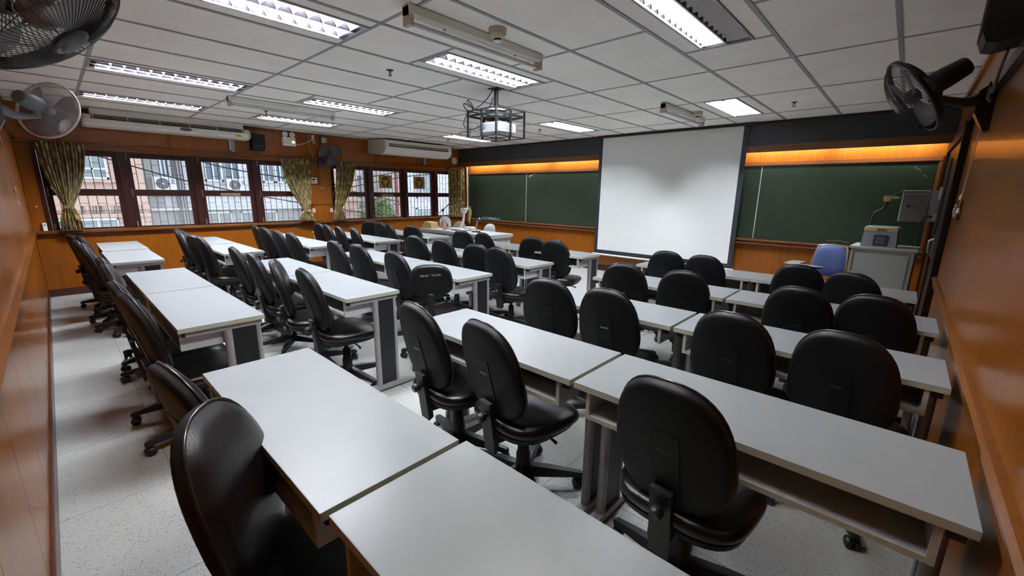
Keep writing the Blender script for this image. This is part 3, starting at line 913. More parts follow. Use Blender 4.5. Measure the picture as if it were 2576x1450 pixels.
# ================================================================ WALL FANS
def fan(label, base, center, axis, cage_c, rim_c, blade_c, motor_c, tail=.15, base_n=(0, 1, 0), cords=True, badge=True, rollz=0):
    """base: bracket on the wall (world), center of cage, axis: blowing direction"""
    base = Vector(base); c = Vector(center)-base; ax = Vector(axis).normalized()
    t = thing('wall_fan', label, 'fan', base, 0, 'oscillating wall fans')
    H = Matrix.Translation(c) @ ax.to_track_quat('Z', 'Y').to_matrix().to_4x4() @ Matrix.Rotation(rollz, 4, 'Z')
    R = .215
    def put(n, mb, m):
        o = obj(n, mb, m, t); o.matrix_local = H; return o
    def bowl(sgn, nw, depth, rin):
        mb = MB()
        def z(r): return sgn*(.014+depth*(1-(r/R)**2.6))
        for k in range(nw):
            a = 2*PI*k/nw; sw = .25
            pts = []
            for i in range(6):
                r = rin+(R-rin)*i/5
                aa = a+sw*(1-r/R)
                pts.append((r*math.cos(aa), r*math.sin(aa), z(r) if i < 5 else 0))
            mb.tube(pts, .0013, 3, caps=False)
        for r, rw in ((rin, .0022), (R*.72, .0011)):
            mb.tube([(r*math.cos(2*PI*k/28), r*math.sin(2*PI*k/28), z(r)) for k in range(28)], rw, 4, closed=True)
        return mb
    put('front_cage', bowl(1, 84, .070, .045), cage_c)
    put('rear_cage', bowl(-1, 84, .060, .06), cage_c)
    mb = MB()
    ring = [(R*math.cos(2*PI*k/40), R*math.sin(2*PI*k/40)) for k in range(40)]
    mb.lathe([(R-.004, -.012), (R+.003, -.011), (R+.005, 0), (R+.003, .011), (R-.004, .012), (R-.006, 0), (R-.004, -.012)], 40, caps=False)
    put('cage_rim', mb, rim_c)
    put('cage_badge', MB().lathe([(0, .092), (.030, .091), (.046, .086), (.050, .078), (.044, .076)], 20), cage_c)
    for k in range(3):
        mb = MB(); mb.M = Matrix.Rotation(2*PI*k/3+.5, 4, 'Z')
        vs = []; fs = []
        nu, nv = 8, 6
        for i in range(nu):
            u = i/(nu-1); r = .035+.150*u
            half = .20+.42*math.sin(PI*min(1, u*.62+.12))
            lead = .30*u
            for j in range(nv):
                v = j/(nv-1)*2-1
                a = v*half+lead
                vs.append((r*math.cos(a), r*math.sin(a), -.020*v*(.5+.5*u)+.004))
        for i in range(nu-1):
            for j in range(nv-1): fs.append((i*nv+j, (i+1)*nv+j, (i+1)*nv+j+1, i*nv+j+1))
        b = len(vs)
        vs2 = [(x, y, z-.002) for x, y, z in vs]
        fs2 = [tuple(q+b for q in f[::-1]) for f in fs]
        edge = [(i*nv, (i+1)*nv) for i in range(nu-1)]
        mb.add(vs+vs2, fs+fs2, True)
        put('fan_blade', mb, blade_c)
    put('blade_hub', MB().lathe([(0, .040), (.022, .038), (.036, .022), (.038, -.022), (.02, -.03)], 18), blade_c)
    put('motor_housing', MB().lathe([(.030, -.062), (.055, -.072), (.060, -.085), (.057, -.15), (.048, -.072-tail), (.040, -.082-tail), (0, -.084-tail)], 22), motor_c)
    piv = H @ Vector((0, 0, -.115))-Vector((0, 0, .066))
    n = Vector(base_n)
    mb = MB().cyl(piv+Vector((0, 0, .02)), piv-Vector((0, 0, .035)), .026, n=12)
    q = piv-Vector((0, 0, .02))
    mb.tube(spline([q, q*.55+Vector((0, 0, -.01)), n*.06+Vector((0, 0, .03)), n*.02+Vector((0, 0, 0))], 5), [.022+.030*(i/15)**1.5 for i in range(16)], 8)
    obj('fan_arm', mb, motor_c, t)
    tg = Vector((-n.y, n.x, 0))
    mb = MB()
    prof = [(-.15, .0), (-.16, .02), (-.05, .075), (.07, .075), (.10, .04), (.11, 0)]
    vs = []
    for s_ in (-.05, .05):
        for z, d in prof: vs.append(tg*s_+n*d+Vector((0, 0, z)))
    k = len(prof)
    mb.add(vs, [tuple(range(k)), tuple(range(k, 2*k))[::-1]]+[(i, k+i, k+(i+1) % k, (i+1) % k) for i in range(k)], False)
    obj('wall_bracket', mb, motor_c, t)
    if cords:
        for s_, l in ((-.02, cords[0]), (.02, cords[1])):
            p0 = tg*s_+n*.03+Vector((0, 0, -.12))
            p1 = p0+n*.012+Vector((0, 0, -l))
            cd = obj('pull_cord', MB().tube([p0, (p0+p1)/2, p1], .0018, 4), CORD, t)
            mb = MB(); mb.M = Matrix.Translation(p1)
            mb.lathe([(0, .004), (.005, 0), (.008, -.02), (.009, -.03), (0, -.032)], 10)
            obj('cord_pull', mb, WHITE_PL, cd)
    return t
FANBLK = mat('fan_black', (.012, .012, .012), .3)
FANBRN = mat('fan_dark_bronze', (.018, .014, .011), .35)
FANGREY = mat('fan_grey', (.20, .22, .25), .4)
CAGEGREY = mat('fan_cage_grey', (.22, .22, .22), .4)
RIMW = mat('fan_rim_white', (.62, .63, .63), .4)
BLADEG = thin('grey_clear_blade', (.42, .40, .42), .75, .25)
BLADES = thin('smoke_clear_blade', (.22, .18, .20), .72, .3)
BLADEP = thin('pale_clear_blade', (.66, .62, .66), .6, .25)
fan('large black wall fan, nearest, cut by the top left corner of the photo', (-1.83, YK, 2.08), (-1.74, .055, 1.901), (.225, .589, -.776), FANBLK, FANBRN, BLADEG, FANBLK, cords=None)
fan('grey wall fan on the left wall above the first curtain, seen from behind', (-4.84, YK, 1.97), (-5.0, .10, 2.035), (-.74, .62, -.26), CAGEGREY, RIMW, BLADEP, FANGREY, cords=(.40, .50))
fan('black wall fan on the right wall beside the dark door', (XR, 3.82, 2.00), (-.078, 3.35, 2.01), (-.80, -.19, -.57), FANBLK, FANBLK, BLADES, FANBLK, tail=.16, base_n=(-1, 0, 0), cords=(.40, .48))
fan('black wall fan between the two window groups', (XL, 3.60, 2.02), (XL+.33, 3.645, 2.10), (.95, -.20, -.12), FANBLK, FANBLK, BLADES, FANBLK, base_n=(1, 0, 0), cords=(.38, .46))

# ================================================================ AIR CONDITIONERS
def rounded(prof_pts, r=.02):
    return prof_pts
DARKSLOT = mat('dark_slot', (.02, .02, .018), .7)
t = thing('air_conditioner', 'long white wall air conditioner above the left windows, with a dark slatted slot', 'air conditioner', (XL, 1.42, 2.25))
L = .945
prof = [(0, .0), (.17, .0), (.235, .016), (.268, .050), (.274, .092), (.262, .099), (.262, .103), (.23, .152), (.20, .157), (0, .157)]
obj('unit_body', MB().prism(prof, -L, L, 'y'), OFFWHITE, t)
obj('rear_casing', B(0, .215, -L+.06, L-.05, .157, .236, .004), WHITE_PL, t)
mb = MB().prism([(.2625, .1005), (.2655, .1005), (.2335, .1535), (.2305, .1535)], -L+.06, L-.06, 'y')
slot = obj('air_slot', mb, DARKSLOT, t)
for k in range(6):
    y = -L+.08+(2*L-.16)*k/5
    obj('slot_divider', MB().prism([(.2650, .1005), (.2690, .1010), (.2370, .1540), (.2330, .1535)], y-.006, y+.006, 'y'), CREAM_PL, slot)
for f in (.35, .7):
    obj('slot_blade', MB().prism([(.266-.032*f, .1005+.053*f), (.272-.032*f, .1015+.053*f), (.272-.032*f, .1045+.053*f), (.266-.032*f, .1035+.053*f)], -L+.06, L-.06, 'y'), CREAM_PL, slot)
for s in (-1, 1):
    mb = MB().prism([(p[0]+(.004 if p[0] > .1 else 0), p[1]) for p in prof], min(s*L, s*(L+.022)), max(s*L, s*(L+.022)), 'y')
    mb.prism([(p[0]*.97, .01+p[1]*.9) for p in prof], min(s*(L+.022), s*(L+.036)), max(s*(L+.022), s*(L+.036)), 'y')
    obj('end_cap', mb, CREAM_PL, t)
mb = MB(); mb.M = Matrix.Translation((.2705, .12, .070)) @ Matrix.Rotation(PI/2, 4, 'Y') @ Matrix.Diagonal((.35, 1, 1, 1))
mb.lathe([(0, .004), (.07, .003), (.075, 0)], 24)
obj('oval_emblem', mb, mat('emblem_grey', (.10, .10, .11), .4), t)
mb = MB(); n = 16
mb.add([(.2735, .80+.055*math.cos(PI*k/n), .030+.038*math.sin(PI*k/n)) for k in range(n+1)], [tuple(range(n+1))])
mb.M = Matrix.Rotation(0, 4, 'Z')
obj('energy_label', mb, mat('yellow_label', (.62, .45, .05), .5), t)
mb = MB().box(.262, .2745, .84, .842, -.03, 0)
pp = thing('drain_pipe', 'white and grey drain pipe end under the long air conditioner', 'pipe', (XL+.06, 2.17, 2.06))
obj('pipe_trunk', B(-.05, -.005, -.025, .035, 0, .205, .008), GREY_PL, pp)
obj('cord_end', MB().tube([(.02, -.04, .02), (.02, -.04, .195)], .008, 6), WHITE_PL, pp)

t = thing('air_conditioner', 'boxy cream ceiling air conditioner near the front corner, with a sloped face', 'air conditioner', (XL, 5.44, 2.19))
L = .80
prof = [(0, .09), (.02, .025), (.46, 0), (.56, .012), (.635, .07), (.655, .13), (.648, .20), (.62, .262), (0, .285)]
obj('unit_body', MB().prism(prof, -L, L, 'y'), WHITE_PL, t)
mb = MB().prism([(.6555, .135), (.659, .135), (.652, .20), (.648, .20)], -L+.06, L-.06, 'y')
sl = obj('air_slot', mb, DARKSLOT, t)
obj('slot_blade', MB().prism([(.657, .158), (.668, .160), (.667, .172), (.655, .170)], -L+.065, L-.065, 'y'), CREAM_PL, sl)
obj('slot_blade', MB().prism([(.653, .188), (.662, .190), (.661, .198), (.652, .196)], -L+.065, L-.065, 'y'), CREAM_PL, sl)
for s in (-1, 1):
    obj('end_cap', MB().prism([(p[0]+(.006 if p[0] > .4 else 0), p[1]+(.004 if p[1] > .2 else -.004)) for p in prof], min(s*L, s*(L+.035)), max(s*L, s*(L+.035)), 'y'), BEIGE if s < 0 else WHITE_PL, t)
obj('suspension', B(.05, .55, -L+.15, -L+.19, .28, .297), STEEL, t); obj('suspension', B(.05, .55, L-.19, L-.15, .28, .297), STEEL, t)
pp = thing('drain_pipe', 'grey drain pipe trunk under the ceiling air conditioner near the corner', 'pipe', (XL, 5.99, 2.06))
obj('pipe_trunk', B(0, .045, -.03, .03, 0, .155, .008), GREY_PL, pp)

# ================================================================ THINGS ON THE WINDOW WALL
t = thing('wall_speaker', 'black box loudspeaker on the left wall beside the emergency lamp', 'speaker', (XL, 2.53, 2.10))
mb = MB().prism([(.02, 0), (.17, .02), (.20, .14), (.20, .27), (.02, .285)], -.095, .095, 'y')
obj('speaker_box', mb, BLACK, t)
obj('speaker_grille', MB().prism([(.1725, .03), (.1765, .03), (.2045, .14), (.2045, .262), (.200, .262), (.200, .14)], -.085, .085, 'y'), mat('speaker_cloth', (.008, .008, .009), .9), t)
obj('wall_plate', B(0, .02, -.04, .04, .08, .2), BLACK, t)
obj('speaker_badge', B(.1945, .1985, .03, .05, .075, .085), GREY_PL, t)

t = thing('emergency_lamp', 'white emergency lamp box with two round lamp heads and a green indicator', 'emergency light', (XL, 3.06, 2.225))
obj('lamp_box', B(0, .075, -.105, .105, 0, .15, .008), WHITE_PL, t)
for s in (-1, 1):
    mb = MB(); mb.M = Matrix.Translation((.035, s*.06, .195)) @ Matrix.Rotation(PI/2-.15*s*0, 4, 'Y')
    mb.lathe([(0, -.03), (.030, -.026), (.042, .010), (.046, .03), (.040, .032)], 20)
    hd = obj('lamp_head', mb, WHITE_PL, t)
    mb = MB(); mb.M = Matrix.Translation((.035, s*.06, .195)) @ Matrix.Rotation(PI/2, 4, 'Y')
    mb.lathe([(0, .036), (.020, .035), (.039, .031)], 20)
    obj('lamp_lens', mb, mat('lamp_lens', (.55, .60, .62), .15), hd)
    obj('swivel', MB().cyl((.03, s*.06, .145), (.03, s*.06, .165), .012, n=8), WHITE_PL, hd)
obj('indicator', B(.0752, .0765, .045, .085, .055, .085), emit('green_indicator', (.35, 1, .08), 1.6), t)
obj('indicator_strip', B(.0752, .0758, -.06, .0, .03, .035), GREY_PL, t)
t = thing('wall_socket', 'small white wall outlet with a coiled cord right of the emergency lamp', 'socket', (XL, 3.50, 2.40))
obj('socket_plate', B(0, .03, -.02, .02, -.02, .06, .004), WHITE_PL, t)
cd = spline([(.03, 0, 0), (.05, .01, -.04), (.05, -.03, -.07), (.05, .0, -.09), (.05, .02, -.05), (.04, -.03, -.03), (.04, -.12, -.08), (.05, -.28, -.14), (.05, -.33, -.13)])
obj('lamp_cord', MB().tube(cd, .006, 5), WHITE_PL, t)
t = thing('fan_junction_box', 'cream junction box above the fan between the windows', 'junction box', (XL, 3.70, 2.36))
obj('box_body', B(0, .04, -.045, .045, -.02, .07, .004), CREAM_PL, t)
obj('feed_cord', MB().tube([(.015, -.01, .07), (.015, -.01, .125)], .004, 5), CORD, t)
t = thing('thermostat', 'white thermostat beside the second curtain with a cord from the ceiling', 'thermostat', (XL, 3.445, 1.59))
obj('thermostat_case', B(0, .022, -.065, .065, 0, .105, .004), WHITE_PL, t)
obj('display', B(.022, .0235, -.035, .035, .055, .085), mat('lcd_grey', (.03, .035, .03), .3), t)
obj('button_row', B(.022, .0245, -.045, .045, .015, .04, .001), GREY_PL, t)
cd = spline([(.012, -.01, .104), (.014, -.005, .3), (.020, .02, .5), (.025, -.02, .62), (.012, -.03, .80), (.012, -.035, .896)])
obj('thermostat_cord', MB().tube(cd, .004, 5), CORD, t)
t = thing('door_bell', 'round white bell on the left wall near the front corner', 'bell', (XL, 6.88, 2.21))
mb = MB(); mb.M = Matrix.Rotation(PI/2, 4, 'Y')
mb.lathe([(.085, .001), (.085, .02), (.078, .030), (.05, .036), (0, .038)], 28)
obj('bell_dome', mb, WHITE_PL, t)
obj('bell_striker', MB().tube([(.045, .02, -.04), (.048, .035, -.01), (.045, .03, .03)], .006, 6), GREY_PL, t)
t = thing('door_chime', 'slim white device standing on the sill left of the first curtain', 'switch', (XL+.02, -.095, .889))
obj('device_body', B(-.015, .015, -.02, .02, 0, .105, .006), WHITE_PL, t)
obj('device_button', B(.015, .018, -.01, .01, .07, .09, .001), GREY_PL, t)
t = thing('wall_hook', 'small white knob on the wood left of the first window', 'hook', (XL, -.13, 1.205))
mb = MB(); mb.M = Matrix.Rotation(PI/2, 4, 'Y'); mb.lathe([(.008, 0), (.008, .015), (.013, .02), (.010, .032), (0, .034)], 12)
obj('knob', mb, WHITE_PL, t)
for y, lab in ((3.405, 'pink paper tag hanging by the second curtain'), (3.745, 'pink paper tag hanging by the third curtain')):
    t = thing('paper_tag', lab, 'tag', (XL+.012, y, 1.05), 0, 'pink tags on the curtain hooks')
    obj('tag_sheet', B(0, .006, -.028, .028, -.005, .075), mat('pink_paper', (.72, .42, .50), .8), t)
    obj('tag_hook', MB().tube(spline([(-.010, 0, .13), (.02, 0, .125), (.025, 0, .10), (.004, 0, .07)]), .004, 5), HANDLE, t)

# posters and strips on the windows
OCHRE = mat('ochre_paper', (.36, .205, .035), .6, noise=.15, nscale=20); BROWN = mat('dark_brown_ink', (.028, .010, .008), .6)
for y, lab in ((5.00, 'ochre poster with a dark ring emblem in the left poster window'), (5.87, 'ochre poster with a dark ring emblem in the window nearest the front corner but one')):
    t = thing('window_poster', lab, 'poster', (XL-.050, y, 1.665), 0, 'ochre posters on the window panes')
    obj('poster_sheet', B(0, .0015, -.155, .155, -.140, .135), OCHRE, t)
    mb = MB(); n = 40
    def ell(r, a): return (.0019, .100*r*math.cos(a), .110*r*math.sin(a)-.005)
    for a0, a1 in ((28, 152), (158, 262), (278, 382)):       # three dark lobes parted by a pale Y
        a0, a1 = math.radians(a0), math.radians(a1)
        k = 16
        o_ = [ell(1, a0+(a1-a0)*i/k) for i in range(k+1)]
        i_ = [ell(.55 if a0 > .5*PI+.4 or a0 < 0 else .42, a0+.12+(a1-a0-.24)*i/k) for i in range(k+1)]
        if abs(a0-math.radians(28)) < .01: i_ = [(p[0], p[1], max(p[2], .028)) for p in i_]
        mb.add(o_+i_, [(i, i+1, k+2+i, k+1+i) for i in range(k)])
    obj('ring_emblem', mb, BROWN, t)
for y, lab in ((2.08, 'pale lettered strip on the third window rail from the left'), (5.02, 'pale lettered strip on the rail below the left poster')):
    t = thing('notice_strip', lab, 'label', (XL-.0295, y, 1.375), 0, 'pale strips on the window rails')
    obj('strip_sheet', B(-.001, .001, -.14, .14, -.018, .022), mat('faded_paper', (.36, .30, .17), .7), t)
    mb = MB()
    for k in range(9):
        mb.box(.0011, .0014, -.12+k*.027, -.12+k*.027+random.uniform(.012, .022), -.006, .010)
    obj('strip_print', mb, mat('faded_ink', (.16, .11, .06), .7), t)

# ================================================================ CURTAINS
def curtain(label, top, waist, bottom, zt, zw, zb, x, folds, tie=True, tags=None):
    t = thing('curtain', label, 'curtain', (x, (top[0]+top[1])/2, zb), 0, 'spotted olive curtains tied at the windows')
    yc = (top[0]+top[1])/2
    nu, nv = 110, 44
    vs = []; fs = []; uvs = []
    rnd = random.Random(sum(map(ord, label)))
    ph = [rnd.uniform(0, 6.28) for _ in range(4)]
    for j in range(nv):
        z = zt+(zb-zt)*j/(nv-1)
        if z >= zw:
            k = (zt-z)/(zt-zw); e = k**1.9 if tie else 0
            a = top[0]+(waist[0]-top[0])*e; b = top[1]+(waist[1]-top[1])*e
        else:
            k = (zw-z)/(zw-zb); e = math.sin(min(1, k*1.25)*PI/2)
            a = waist[0]+(bottom[0]-waist[0])*e; b = waist[1]+(bottom[1]-waist[1])*e
        wd = b-a
        amp = .040*min(1, .35+wd/.5)
        top_t = max(0, 1-(zt-z)/.10)
        for i in range(nu):
            u = i/(nu-1)
            uu = u+.012*math.sin(7*u+ph[0]+z*2)
            f = math.sin(2*PI*folds*uu+ph[1])*amp+math.sin(2*PI*folds*.43*uu+ph[2]+z*1.3)*amp*.6
            f = f*(1-.5*top_t)+top_t*.012*math.sin(2*PI*folds*2*u)
            rx = .05*math.sin(PI*u)*(1-min(1, wd/.45)) if tie else 0
            vs.append((f+rx+.01, a+wd*u-yc, z-zb))
            uvs.append((u*.80, (z-zb)))
    for j in range(nv-1):
        for i in range(nu-1):
            fs.append((j*nu+i, j*nu+i+1, (j+1)*nu+i+1, (j+1)*nu+i))
    mb = MB(); mb.add(vs, fs, True)
    me = mb.mesh('curtain_cloth', CURTAIN)
    ul = me.uv_layers.new(name='UVMap')
    for p in me.polygons:
        for li, vi in zip(p.loop_indices, p.vertices): ul.data[li].uv = uvs[vi]
    o = obj('curtain_cloth', me, None, t)
    sm = o.modifiers.new('thickness', 'SOLIDIFY'); sm.thickness = .003
    if tie:
        w0, w1 = waist[0]-yc, waist[1]-yc; m_ = (w0+w1)/2; r_ = (w1-w0)/2+.012
        mb = MB()
        ring = []
        for k in range(24):
            a = 2*PI*k/24
            ring.append((.03+.062*math.cos(a), m_+r_*math.sin(a), zw-zb+.006*math.sin(a)))
        vs = []; fs = []
        for k, p in enumerate(ring):
            vs += [(p[0], p[1], p[2]-.022), (p[0]*1.02, p[1], p[2]+.022)]
        n = len(ring)
        for k in range(n): fs.append((2*k, 2*((k+1) % n), 2*((k+1) % n)+1, 2*k+1))
        mb.add(vs, fs, True)
        if tags is not None:
            s = tags
            mb.add([(.09, m_+s*.01, zw-zb+.01), (.10, m_+s*.06, zw-zb-.02), (.10, m_+s*.10, zw-zb-.20), (.09, m_+s*.045, zw-zb-.17)], [(0, 1, 2, 3)])
        me2 = mb.mesh('tieback', CURTAIN)
        u2 = me2.uv_layers.new(name='UVMap')
        for p in me2.polygons:
            for li, vi in zip(p.loop_indices, p.vertices):
                q = me2.vertices[vi].co; u2.data[li].uv = (q.y*1.5+q.x, q.z*1.5)
        obj('tieback', me2, None, t)
    mb = MB().cyl((.015, top[0]-yc-.02, zt-zb-.012), (.015, top[1]-yc+.02, zt-zb-.012), .008, n=8)
    obj('curtain_rod', mb, WOOD_DARK, t)
    return t
cx_ = XL+.075
s_ = (8.327-.075)/8.327
def Y(a): return tuple(v*s_ for v in a)
curtain('olive spotted curtain tied back at the far left by the grey fan', Y((-.03, .425)), Y((.115, .205)), Y((.05, .26)), 2.03, 1.205, .900, cx_, 12, tags=1)
curtain('olive spotted curtain tied back left of the thermostat', Y((2.90, 3.42)), Y((3.225, 3.335)), Y((3.13, 3.40)), 2.02, 1.095, .900, cx_, 13, tags=1)
curtain('olive spotted curtain tied back right of the fan between the windows', Y((3.90, 4.29)), Y((3.82, 3.945)), Y((3.79, 4.01)), 2.02, 1.115, .900, cx_, 11, tags=-1)
curtain('straight olive spotted curtain hanging in the front left corner', (6.63, 7.12), (6.63, 7.12), (6.63, 7.12), 2.04, 1.2, .86, cx_, 9, tie=False)

# ================================================================ CEILING THINGS
def smoke(x, y, label):
    t = thing('smoke_detector', label, 'smoke detector', (x, y, ZC), 0, 'smoke detectors')
    mb = MB(); mb.M = Matrix.Diagonal((1, 1, -1, 1)).to_4x4()
    mb.lathe([(.058, 0), (.058, .030), (.054, .034)], 26)
    obj('detector_base', mb, BEIGE, t)
    mb = MB(); mb.M = Matrix.Diagonal((1, 1, -1, 1)).to_4x4()
    mb.lathe([(.050, .034), (.049, .048), (.036, .060), (.030, .062)], 26)
    obj('detector_body', mb, CREAM_PL, t)
    mb = MB(); mb.M = Matrix.Diagonal((1, 1, -1, 1)).to_4x4()
    mb.lathe([(.024, .060), (.024, .074)], 16)
    obj('detector_chamber', mb, BLACK, t)
    mb = MB(); mb.M = Matrix.Diagonal((1, 1, -1, 1)).to_4x4()
    mb.lathe([(.029, .074), (.027, .080), (0, .083)], 18)
    obj('detector_cap', mb, WHITE_PL, t)
smoke(-2.12, 2.13, 'cream smoke detector beside the nearest batten lamp')
smoke(-2.13, 5.72, 'cream smoke detector near the small batten lamp by the screen')
def sprinkler(x, y, label):
    t = thing('sprinkler', label, 'sprinkler', (x, y, ZC), 0, 'ceiling sprinklers')
    mb = MB(); mb.M = Matrix.Diagonal((1, 1, -1, 1)).to_4x4()
    mb.lathe([(.034, -.001), (.030, .004), (.010, .007), (.008, .02)], 16)
    obj('escutcheon', mb, mat('sprinkler_bronze', (.06, .055, .045), .4, .7), t)
    mb = MB().tube([(-.012, 0, -.018), (-.014, 0, -.032), (0, 0, -.044)], .003, 5); mb.tube([(.012, 0, -.018), (.014, 0, -.032), (0, 0, -.044)], .003, 5)
    mb.cyl((0, 0, -.044), (0, 0, -.047), .016, n=12); mb.cyl((-.012, 0, -.018), (.012, 0, -.018), .003, n=5)
    obj('sprinkler_frame', mb, mat('sprinkler_bronze', (.06, .055, .045), .4, .7), t)
for x, y, l in ((-3.50, 2.19, 'sprinkler on the ceiling left of the light before the projector'), (-6.50, 2.15, 'sprinkler below the batten lamp above the left rows'),
                (-4.66, 5.68, 'sprinkler right of the caged projector'), (-6.98, 5.62, 'sprinkler near the ceiling air conditioner'), (-1.115, 5.82, 'sprinkler at the right near the front light')):
    sprinkler(x, y, l)

# projector in a cage
CXp, CYp = -3.25, 3.25
t = thing('projector_cage', 'black steel cage hanging from the ceiling around a projector', 'projector mount', (CXp, CYp, 2.003))
a = .205
Z0, Z1 = .004, .268
for sx in (-1, 0, 1):
    for sy in (-1, 0, 1):
        if sx == 0 and sy == 0: continue
        obj('cage_post', B(sx*a-.008, sx*a+.008, sy*a-.008, sy*a+.008, Z0, Z1), BLACK_STEEL, t)
for z, h in ((Z0, .007), (.205, .020), (Z1-.006, .006)):
    for s in (-1, 1):
        obj('cage_bar', B(-a, a, s*a-.006, s*a+.006, z, z+h), BLACK_STEEL, t)
        obj('cage_bar', B(s*a-.006, s*a+.006, -a, a, z, z+h), BLACK_STEEL, t)
obj('cage_bar', B(-a, a, -.008, .008, Z1-.010, Z1), BLACK_STEEL, t); obj('cage_bar', B(-.008, .008, -a, a, Z1-.010, Z1), BLACK_STEEL, t)
obj('cage_bar', B(-a, a, -.006, .006, Z0, Z0+.007), BLACK_STEEL, t); obj('cage_bar', B(-.006, .006, -a, a, Z0, Z0+.007), BLACK_STEEL, t)
obj('drop_pole', MB().cyl((0, 0, Z1-.004), (0, 0, .480), .022, n=14), BLACK_STEEL, t)
obj('ceiling_plate', B(-.06, .06, -.06, .06, .476, .485), BLACK_STEEL, t)
mb = MB(); mb.M = Matrix.Translation((0, 0, Z1)); mb.lathe([(.11, 0), (.11, .012), (.06, .018), (.03, .03)], 24)
obj('mount_disc', mb, mat('mount_grey', (.30, .32, .35), .35, .5), t)
obj('mount_bracket', B(-.12, .12, -.10, .10, .188, .212), BLACK_STEEL, t)
for sx in (-1, 1):
    obj('mount_leg', B(sx*.10-.01, sx*.10+.01, -.09, -.07, .155, .19), BLACK_STEEL, t); obj('mount_leg', B(sx*.10-.01, sx*.10+.01, .07, .09, .155, .19), BLACK_STEEL, t)
cab = MB()
cab.tube(spline([(-.03, -.02, .47), (-.10, -.05, .38), (-.20, -.10, .30), (-.26, -.17, .24), (-.25, -.22, .13), (-.16, -.20, .085), (-.06, -.155, .115)]), .0045, 5)
cab.tube(spline([(-.02, -.025, .40), (-.05, -.06, .30), (-.16, -.12, .28), (-.24, -.10, .32), (-.26, -.16, .36), (-.20, -.20, .37), (-.16, -.18, .31), (-.22, -.14, .27), (-.27, -.18, .30), (-.24, -.22, .34), (-.17, -.16, .29)]), .005, 5)
cab.tube(spline([(-.20, -.18, .07), (-.27, -.24, .065), (-.29, -.25, .035), (-.24, -.23, .012), (-.18, -.21, .02), (-.17, -.20, .10)]), .003, 5)
obj('projector_cable', cab, BLACK, t)
t = thing('projector', 'white projector inside the black ceiling cage', 'projector', (CXp, CYp, 2.055))
mb = MB().bbox(-.165, .165, -.125, .125, 0, .098, .012)
obj('projector_body', mb, mat('projector_white', (.50, .52, .54), .35), t)
obj('underside_plate', B(-.15, .15, -.11, .11, -.004, .0005), mat('projector_grey', (.42, .43, .43), .5), t)
mb = MB()
for k in range(14): mb.box(.1645, .1662, -.085+k*.0125, -.085+k*.0125+.006, .02, .078)
obj('vent_grille', mb, GREY_PL, t)
mb = MB()
for x, z, w_, h_ in ((-.12, .03, .02, .010), (-.09, .03, .016, .012), (-.06, .03, .010, .022), (-.12, .055, .012, .012), (-.09, .055, .018, .010), (-.06, .06, .009, .009), (-.035, .04, .007, .007), (-.10, .080, .05, .004)):
    mb.box(x, x+w_, -.1265, -.1245, z, z+h_)
obj('socket_panel', mb, BLACK, t)
mb = MB(); mb.M = Matrix.Translation((.08, .125, .05)) @ Matrix.Rotation(-PI/2, 4, 'X'); mb.lathe([(.035, 0), (.033, .02), (.026, .022), (.022, .012), (0, .010)], 18)
obj('lens', mb, BLACK, t)
# black wall loudspeaker on the right
t = thing('wall_speaker', 'large black loudspeaker at the top right corner of the photo', 'speaker', (XR, 3.05, 2.13))
mb = MB().prism([(0, .02), (-.10, 0), (-.135, .01), (-.15, .05), (-.15, .30), (0, .30)], -.11, .11, 'y')
obj('speaker_box', mb, BLACK, t)
obj('speaker_grille', MB().prism([(-.1505, .05), (-.1545, .055), (-.1545, .295), (-.1505, .295)], -.10, .10, 'y'), mat('speaker_cloth', (.008, .008, .009), .9), t)
obj('wall_plate', B(-.002, .002, -.04, .04, .1, .25), BLACK, t)
cd = spline([(-.05, .05, 0), (-.05, .20, -.06), (-.045, .36, -.13), (-.05, .42, -.10), (-.04, .46, -.16), (-.05, .40, -.15), (-.045, .44, -.09), (-.05, .50, -.14), (-.05, .53, -.05)])
obj('speaker_cord', MB().tube(cd, .006, 5), mat('grey_cord', (.10, .085, .075), .6), t)
t = thing('light_switch', 'cream switch on a wooden block on the right wall beside the dark door', 'switch', (XR, 4.30, 1.36))
obj('wood_block', B(-.02, 0, -.06, .06, -.05, .09, .004), WOOD_TRIM, t)
obj('switch_plate', B(-.032, -.02, -.035, .035, -.03, .06, .003), CREAM_PL, t)
obj('rocker', B(-.037, -.032, -.015, .015, -.005, .035, .002), WHITE_PL, t)

# ================================================================ PROJECTION SCREEN
SY = YF-.195
t = thing('projection_screen', 'large white roll-down projection screen with black borders between the chalkboards', 'projection screen', (-3.075, SY, 0))
x0, x1 = -4.235+3.075, -1.915+3.075
def bowx(u): return .0
obj('screen_sheet', B(x0, x1, -.002, .002, .432, 2.445), mat('screen_white', (.74, .755, .75), .75, noise=.02, nscale=1.5), t)
mb = MB().box(x0-.07, x0, -.002, .002, .36, 2.445); mb.box(x1, x1+.07, -.002, .002, .36, 2.445); mb.box(x0, x1, -.002, .002, .36, .432)
obj('black_border', mb, mat('screen_black', (.010, .010, .018), .7), t)
obj('bottom_bar', MB().cyl((x0-.09, 0, .345), (x1+.09, 0, .345), .016, n=12), WHITE_PL, t)
obj('screen_case', B(x0-.12, x1+.15, -.035, .030, 2.446, 2.487, .006), WOOD_DARK, t)

